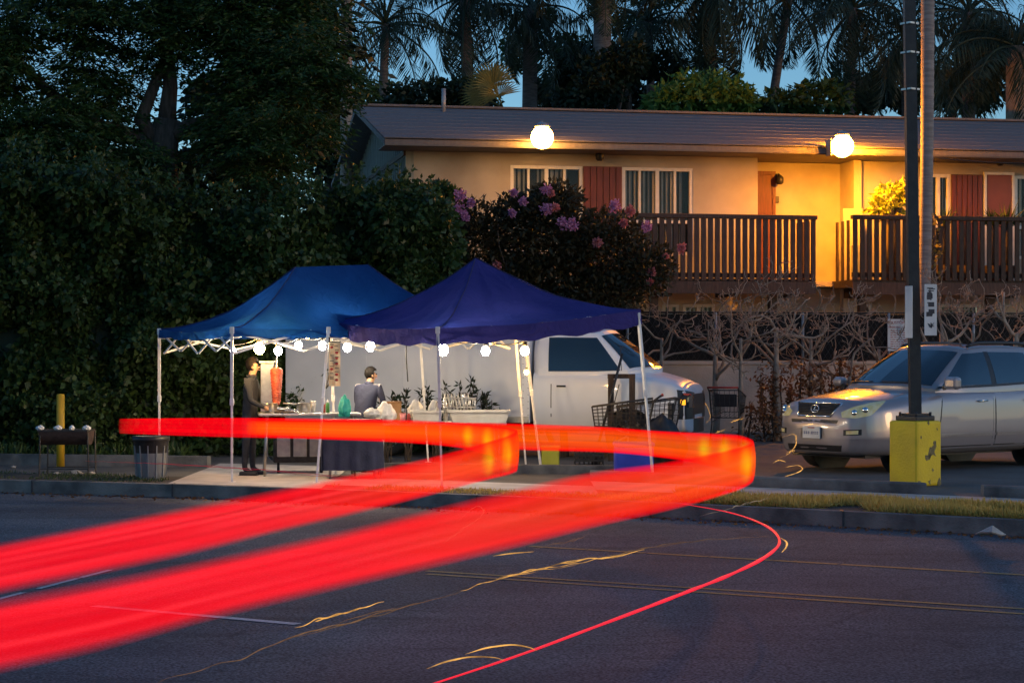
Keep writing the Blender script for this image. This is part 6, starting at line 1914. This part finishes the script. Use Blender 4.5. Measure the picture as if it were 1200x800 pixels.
for py in (28, 62, 105):
    z = (CAM_Z-(py-412)*24.3/F) - .80; c = ld*(z/ld.z)
    q = MB()
    for a in range(4):
        s4 = [(-.078,-.078),(.078,-.078),(.078,.078),(-.078,.078)]
        a0, a1 = s4[a], s4[(a+1)%4]; q.bar(c+Vector((a0[0],a0[1],0)), c+Vector((a1[0],a1[1],0)), .012, .022)
    q.build("strap", M['grey_steel'], pol)
# two narrow signs strapped to the pole
def pole_sign(px0, px1, py0, py1, Y, yaw, label, marks):
    c = at((px0+px1)/2, (py0+py1)/2, Y); wd_ = abs(px1-px0)*Y/F/max(.2, math.cos(yaw)); ht = (py1-py0)*Y/F
    t = thing("pole_sign", label, "sign", c, yaw, "narrow signs strapped to the pole")
    q = MB(); q.bbox((0,0,0), (wd_, .012, ht), .004); q.build("sign_board", M['sign_white'], t)
    if marks:
        random.seed(4); q = MB()
        for cz in (.24,.165,.07,-.045):
            for k in range(6):
                q.box((random.uniform(-.02,.02), -.0075-.0003*k, cz+random.uniform(-.028,.028)), (random.choice([.075,.018,.06]), .002, random.choice([.012,.055,.014])))
        q.build("sign_character", M['ink'], t)
        q = MB(); pts = [(math.sin(i*1.7)*.045*math.cos(i*.3), -.008, -.17*ht/.62*1.1+.035*math.sin(i*2.6+1)) for i in range(16)]
        q.tube(pts, .0035, 4); q.build("scribble", M['ink'], t)
    return t
pole_sign(1083, 1098, 333, 393, 24.05, R(8), "narrow white sign with dark stacked characters and a scribble, right of the black pole", True)
pole_sign(1062, 1068, 335, 396, 24.1, R(-62), "narrow white sign seen edge-on left of the black pole", False)
# customer parking notice in front of the fence
nc = at(1054, 392.5, 36.9)
t = thing("parking_notice", "pale notice reading customer parking only before the screened fence", "sign", nc, aW)
q = MB(); q.bbox((0,0,0), (.46,.014,.60), .004); q.build("notice_board", M['sign_white'], t)
q = MB(); q.tube([(0,.04,.3),(0,.04,-nc.z)], .025, 8); q.build("notice_post", M['galv'], t)
q = MB(); q.bbox((-.08,.0,-.40), (.18,.012,.14), .004); q.build("red_plate", M['ink_red'], t)
def text(s_, size, loc, parent, mat, nm="lettering"):
    cu = bpy.data.curves.new(nm, 'FONT'); cu.body = s_; cu.size = size; cu.align_x = 'CENTER'; cu.align_y = 'CENTER'; cu.extrude = .001
    cu.materials.append(mat)
    o0 = bpy.data.objects.new(nm, cu); link(o0); bpy.context.view_layer.update()
    me = bpy.data.meshes.new_from_object(o0.evaluated_get(bpy.context.evaluated_depsgraph_get()))
    bpy.data.objects.remove(o0)
    o = bpy.data.objects.new(nm, me); link(o); o.parent = parent; o.location = loc; o.rotation_euler = (R(90),0,0)
    return o
text("CUSTOMER", .078, (0,-.009,.23), t, M['ink_red']); text("PARKING ONLY", .060, (0,-.009,.145), t, M['ink_red'])
q = MB(); random.seed(3)
for k in range(9):
    x = -.18; z = .085-.042*k
    while x < .16:
        w_ = random.uniform(.02,.07); q.box((x+w_/2,-.0085,z), (w_,.002,.013)); x += w_+.014
q.build("print_line", M['ink_red'], t)

# ------------------------------------------------------------------ light trails
def trail_mat(name, k=1.0):
    m, N, L, b = nodes_of(name); N.remove(b)
    at_ = N.new("ShaderNodeAttribute"); at_.attribute_name = "glow"
    e = N.new("ShaderNodeEmission"); e.inputs[1].default_value = k
    L.new(at_.outputs["Color"], e.inputs[0])
    t = N.new("ShaderNodeBsdfTransparent"); mr = N.new("ShaderNodeMapRange"); mr.inputs[3].default_value = 1.0; mr.inputs[4].default_value = .52; L.new(at_.outputs["Alpha"], mr.inputs[0]); L.new(mr.outputs[0], t.inputs[0])
    a = N.new("ShaderNodeAddShader"); L.new(e.outputs[0], a.inputs[0]); L.new(t.outputs[0], a.inputs[1])
    L.new(a.outputs[0], N["Material Output"].inputs[0])
    return m
M['trail'] = trail_mat("tail_light_glow", .27)
def smooth_path(P, n):
    P = np.array(P, float); d = np.concatenate([[0], np.cumsum(np.linalg.norm(np.diff(P[:,:2], axis=0), axis=1))])
    s_ = np.linspace(0, d[-1], n)
    return np.stack([hermite(d, P[:,k], s_) for k in range(P.shape[1])], 1)
ZT = .72
def tp(px, top, bot):
    """point of a tail light's run: plan position from the band's middle, half height from the band's depth"""
    pm_ = (top+bot)/2; Y = (CAM_Z-ZT)*F/(pm_-412)
    return ((px-600)*Y/F, Y, (bot-top)/2*Y/F)
def band(name, label, pts, n, hot, pulses=(), seed=1.0, group="red light trails"):
    P = smooth_path(pts, n); NV = 16
    t_ = np.linspace(0,1,n)
    V, C, Q = [], [], []
    for side in (0,1):
        for i in range(n):
            tang = P[min(i+1,n-1),:2]-P[max(i-1,0),:2]; tang /= np.linalg.norm(tang); nr = np.array([-tang[1], tang[0]])
            h = hot(t_[i])
            for j in range(NV+1):
                v = -1+2*j/NV
                bow = .02*(1-v*v)*(1 if side else -1)
                V.append((P[i,0]+nr[0]*bow, P[i,1]+nr[1]*bow, ZT+v*P[i,2]))
                endf = min(1, (i+.5)/8)**.5; sf = .10+.42*min(1, max(0, (t_[i]-.5)*2.2)); x_ = min(1, (1-abs(v))/sf); edge = x_*x_*(3-2*x_)*endf
                core = max(0.0, 1-abs(v)/.85)
                stk = 1 + .30*noise.noise((v*6.0, t_[i]*5, seed)) + .22*noise.noise((v*15.0, t_[i]*9, seed+4))
                hb = 0.0
                for (bx, by, bw) in pulses:
                    pxx, pyy = 600+F*P[i,0]/P[i,1], 412-F*(ZT-CAM_Z)/P[i,1]
                    if abs(pyy-by) < 14: hb = max(hb, math.exp(-((pxx-bx)/bw)**2))
                pk = max(0, stk-.95)*core*max(0, min(1,(t_[i]-.45)*3)); C.append((1.35*edge*stk, (.205*h*core**.6*stk+.55*hb*core+.16*pk)*edge, (.010-.009*h+.20*pk)*edge, edge))
    for side in (0,1):
        o = side*n*(NV+1)
        for i in range(n-1):
            for j in range(NV):
                a = o+i*(NV+1)+j; Q.append((a, a+1, a+NV+2, a+NV+1))
    me_o = nmesh(name, V, Q, M['trail'], None, True)
    ca = me_o.data.color_attributes.new("glow", 'FLOAT_COLOR', 'POINT'); ca.data.foreach_set("color", np.array(C, np.float32).ravel())
    return tag(me_o, label, "light trail", group)
up = [tp(140,490,508), tp(250,489,512), tp(330,489,514), tp(400,490,516), tp(470,491,519), tp(530,494,524), tp(575,497,535), tp(598,500,545), tp(606,503,552), tp(598,508,556), tp(570,517,563), tp(500,536,582), tp(400,557,607), tp(340,569,621), tp(200,596,656), tp(100,615,677), tp(0,634,697), tp(-90,652,716)]
lo = [tp(290,491,511), tp(400,492,515), tp(520,494,518), tp(620,496,528), tp(700,499,530), tp(770,504,536), tp(830,507,546), tp(866,509,556), tp(881,514,560), tp(872,521,572), tp(840,529,583), tp(770,542,602), tp(700,551,618), tp(600,572,644), tp(500,596,668), tp(400,620,691), tp(250,652,727), tp(100,681,768), tp(0,699,790), tp(-110,720,815)]
band("light_trail", "upper red light trail turning back near the rear canopy leg", up, 420, lambda t: .55*min(1,max(0,(t-.08)/.1))*(1 if t < .5 else max(0, 1-(t-.5)*3.2)), ((549,524,4),(572,528,4),(594,533,3)), 1.0)
band("light_trail", "longer red light trail turning back beside the car's nose", lo, 460, lambda t: .75*(1 if t < .45 else max(.0, 1-(t-.45)*2.4)), ((826,526,5),(850,530,5),(874,540,4)), 7.0)
M['red_thin'] = emit("thin_red_glow", (1.0,.012,.03), .45)
M['gold_streak'] = emit("gold_streak", (1.0,.55,.12), .4)
M['pale_streak'] = emit("pale_streak", (.8,.62,.42), .11)
M['dim_gold'] = emit("dim_gold_streak", (.8,.42,.1), .07)
M['dim_red'] = emit("dim_red_glow", (.8,.02,.03), .09)
def flicker(name, col, s):
    m, N, L, b = nodes_of(name)
    tc = N.new("ShaderNodeTexCoord"); n = N.new("ShaderNodeTexNoise"); n.inputs["Scale"].default_value = 6; n.inputs["Detail"].default_value = 4
    L.new(tc.outputs["Object"], n.inputs["Vector"])
    mr = N.new("ShaderNodeMapRange"); mr.inputs[1].default_value = .35; mr.inputs[2].default_value = .7; mr.inputs[3].default_value = s*.12; mr.inputs[4].default_value = s*1.5
    L.new(n.outputs["Fac"], mr.inputs[0]); L.new(mr.outputs[0], b.inputs["Emission Strength"])
    b.inputs["Base Color"].default_value = (*[x*.2 for x in col], 1); b.inputs["Emission Color"].default_value = (*col, 1)
    return m
M['gold_streak'] = flicker("gold_streak_glow", (1.0,.50,.10), .5); M['dim_gold'] = flicker("dim_gold_glow", (.8,.42,.12), .09); M['pale_streak'] = flicker("pale_glow", (.8,.62,.42), .13)
def streak(label, pts, r, mat, z=.35, group="thin light streaks"):  # gold and pale tubes glow in place of reflections off the moving car
    P = []
    for p in pts:
        Y = (CAM_Z-z)*F/(p[1]-412); P.append(((p[0]-600)*Y/F, Y, z))
    P = np.array(P)
    if len(P) > 2: P = smooth_path(P, len(P)*7)
    q = MB(); n = len(P); L_ = float(np.linalg.norm(np.diff(P, axis=0), axis=1).sum())
    if mat is not M['red_thin']: r = r*.62
    strands = 1 if mat is M['red_thin'] or L_ < .9 or 'arc' in label or 'hook' in label else 3
    if strands == 3:
        P = smooth_path(P, max(40, int(L_/.03))); n = len(P); r = r*.55
        for k in range(2):
            a, c_ = sorted(rng.integers(0, n, 2)); c_ = max(c_, a+8); a = min(a, n-9); c_ = min(c_, n)
            W_ = P[a:c_].copy(); f = np.linspace(0, np.pi, len(W_)); off = rng.uniform(-.02,.02)
            W_[:,0] += np.sin(f)*off; W_[:,2] += np.sin(f)*off*.8
            W_[:,2] += np.array([noise.noise((i*.13, k*7.0, L_)) for i in range(len(W_))])*.012
            q.tube([tuple(p) for p in W_], [r*.7*(.1+.9*math.sin(math.pi*i/(len(W_)-1))) for i in range(len(W_))], 5)
        P[:,2] += np.array([noise.noise((i*.15, 3.0, L_*3))*.014 for i in range(n)])
    q.tube([tuple(p) for p in P], [r*(.15+.85*math.sin(math.pi*(.03+.94*i/(n-1)))*(1+.4*noise.noise((i*.35,L_,1)))) for i in range(n)], 6)
    return tag(q.build("light_streak", mat), label, "light streak", group)
streak("thin red streak curling from the verge down to the lower edge", [(800,590),(850,599),(890,612),(911,627),(913,637),(900,650),(860,671),(800,695),(700,733),(600,770),(500,803),(440,822)], .0105, M['red_thin'], .30)
streak("long golden streak across the road's middle", [(345,735),(400,718),(450,705)], .012, M['gold_streak'])
streak("long wavering golden streak right of the first on the road", [(540,693),(575,680),(620,668),(665,659),(720,651),(755,645)], .012, M['gold_streak'])
streak("second golden streak just under the long wavering one", [(585,676),(630,667),(690,657),(720,652)], .007, M['gold_streak'])
streak("faint long gold streak leading to the bottom edge", [(185,800),(280,770),(350,745),(430,722),(540,693)], .009, M['dim_gold'])
streak("faint gold streak extending towards the kerb", [(700,655),(760,641),(830,632),(900,627)], .007, M['dim_gold'])
streak("golden arc crossing the thin red streak, the left one", [(500,783),(530,773),(555,769),(580,770),(590,773)], .006, M['gold_streak'])
streak("golden arc crossing the thin red streak, the right one", [(545,766),(580,757),(600,755),(620,758),(629,762)], .006, M['gold_streak'])
streak("short golden streak right below the red band", [(578,651),(600,648),(625,646)], .007, M['gold_streak'])
streak("faint golden streak under the red band near the kerb", [(625,642),(660,636),(690,626)], .006, M['dim_gold'])
streak("bright hook beside the end of the thin red streak", [(915,630),(921,634),(921,641),(916,647)], .011, M['gold_streak'], .3)
streak("white squiggle inside the red band", [(520,635),(545,618),(562,606),(566,597),(560,593),(548,600),(535,612)], .007, M['pale_streak'], .5)
streak("faint thin red line below the upper trail at the left", [(100,540),(180,543),(280,549),(380,556),(440,561)], .010, M['dim_red'], .35)
streak("pale streaks beside the dry grass", [(820,604),(850,597),(880,588),(905,583)], .008, M['pale_streak'], .2)
streak("golden curl in front of the truck's nose", [(797,455),(812,462),(826,472),(831,482),(832,490),(828,495)], .011, M['gold_streak'], .78)
streak("golden dash right of the trolley", [(855,495),(864,492),(872,490)], .012, M['gold_streak'], .75)
streak("golden dash below the trolley", [(838,507),(844,505),(850,503)], .010, M['gold_streak'], .72)
streak("golden curl under the car's licence plate", [(916,512),(927,509),(933,517),(930,525),(921,533),(914,536)], .010, M['gold_streak'], .66)
streak("golden wriggle below the curl at the car's bumper", [(921,531),(928,528),(934,531),(943,530)], .009, M['gold_streak'], .62)
streak("lower golden wriggle in front of the car", [(906,542),(914,539),(921,541)], .008, M['gold_streak'], .55)
streak("lowest golden hook in front of the car", [(920,558),(933,554),(940,548),(934,545),(921,547)], .009, M['gold_streak'], .5)
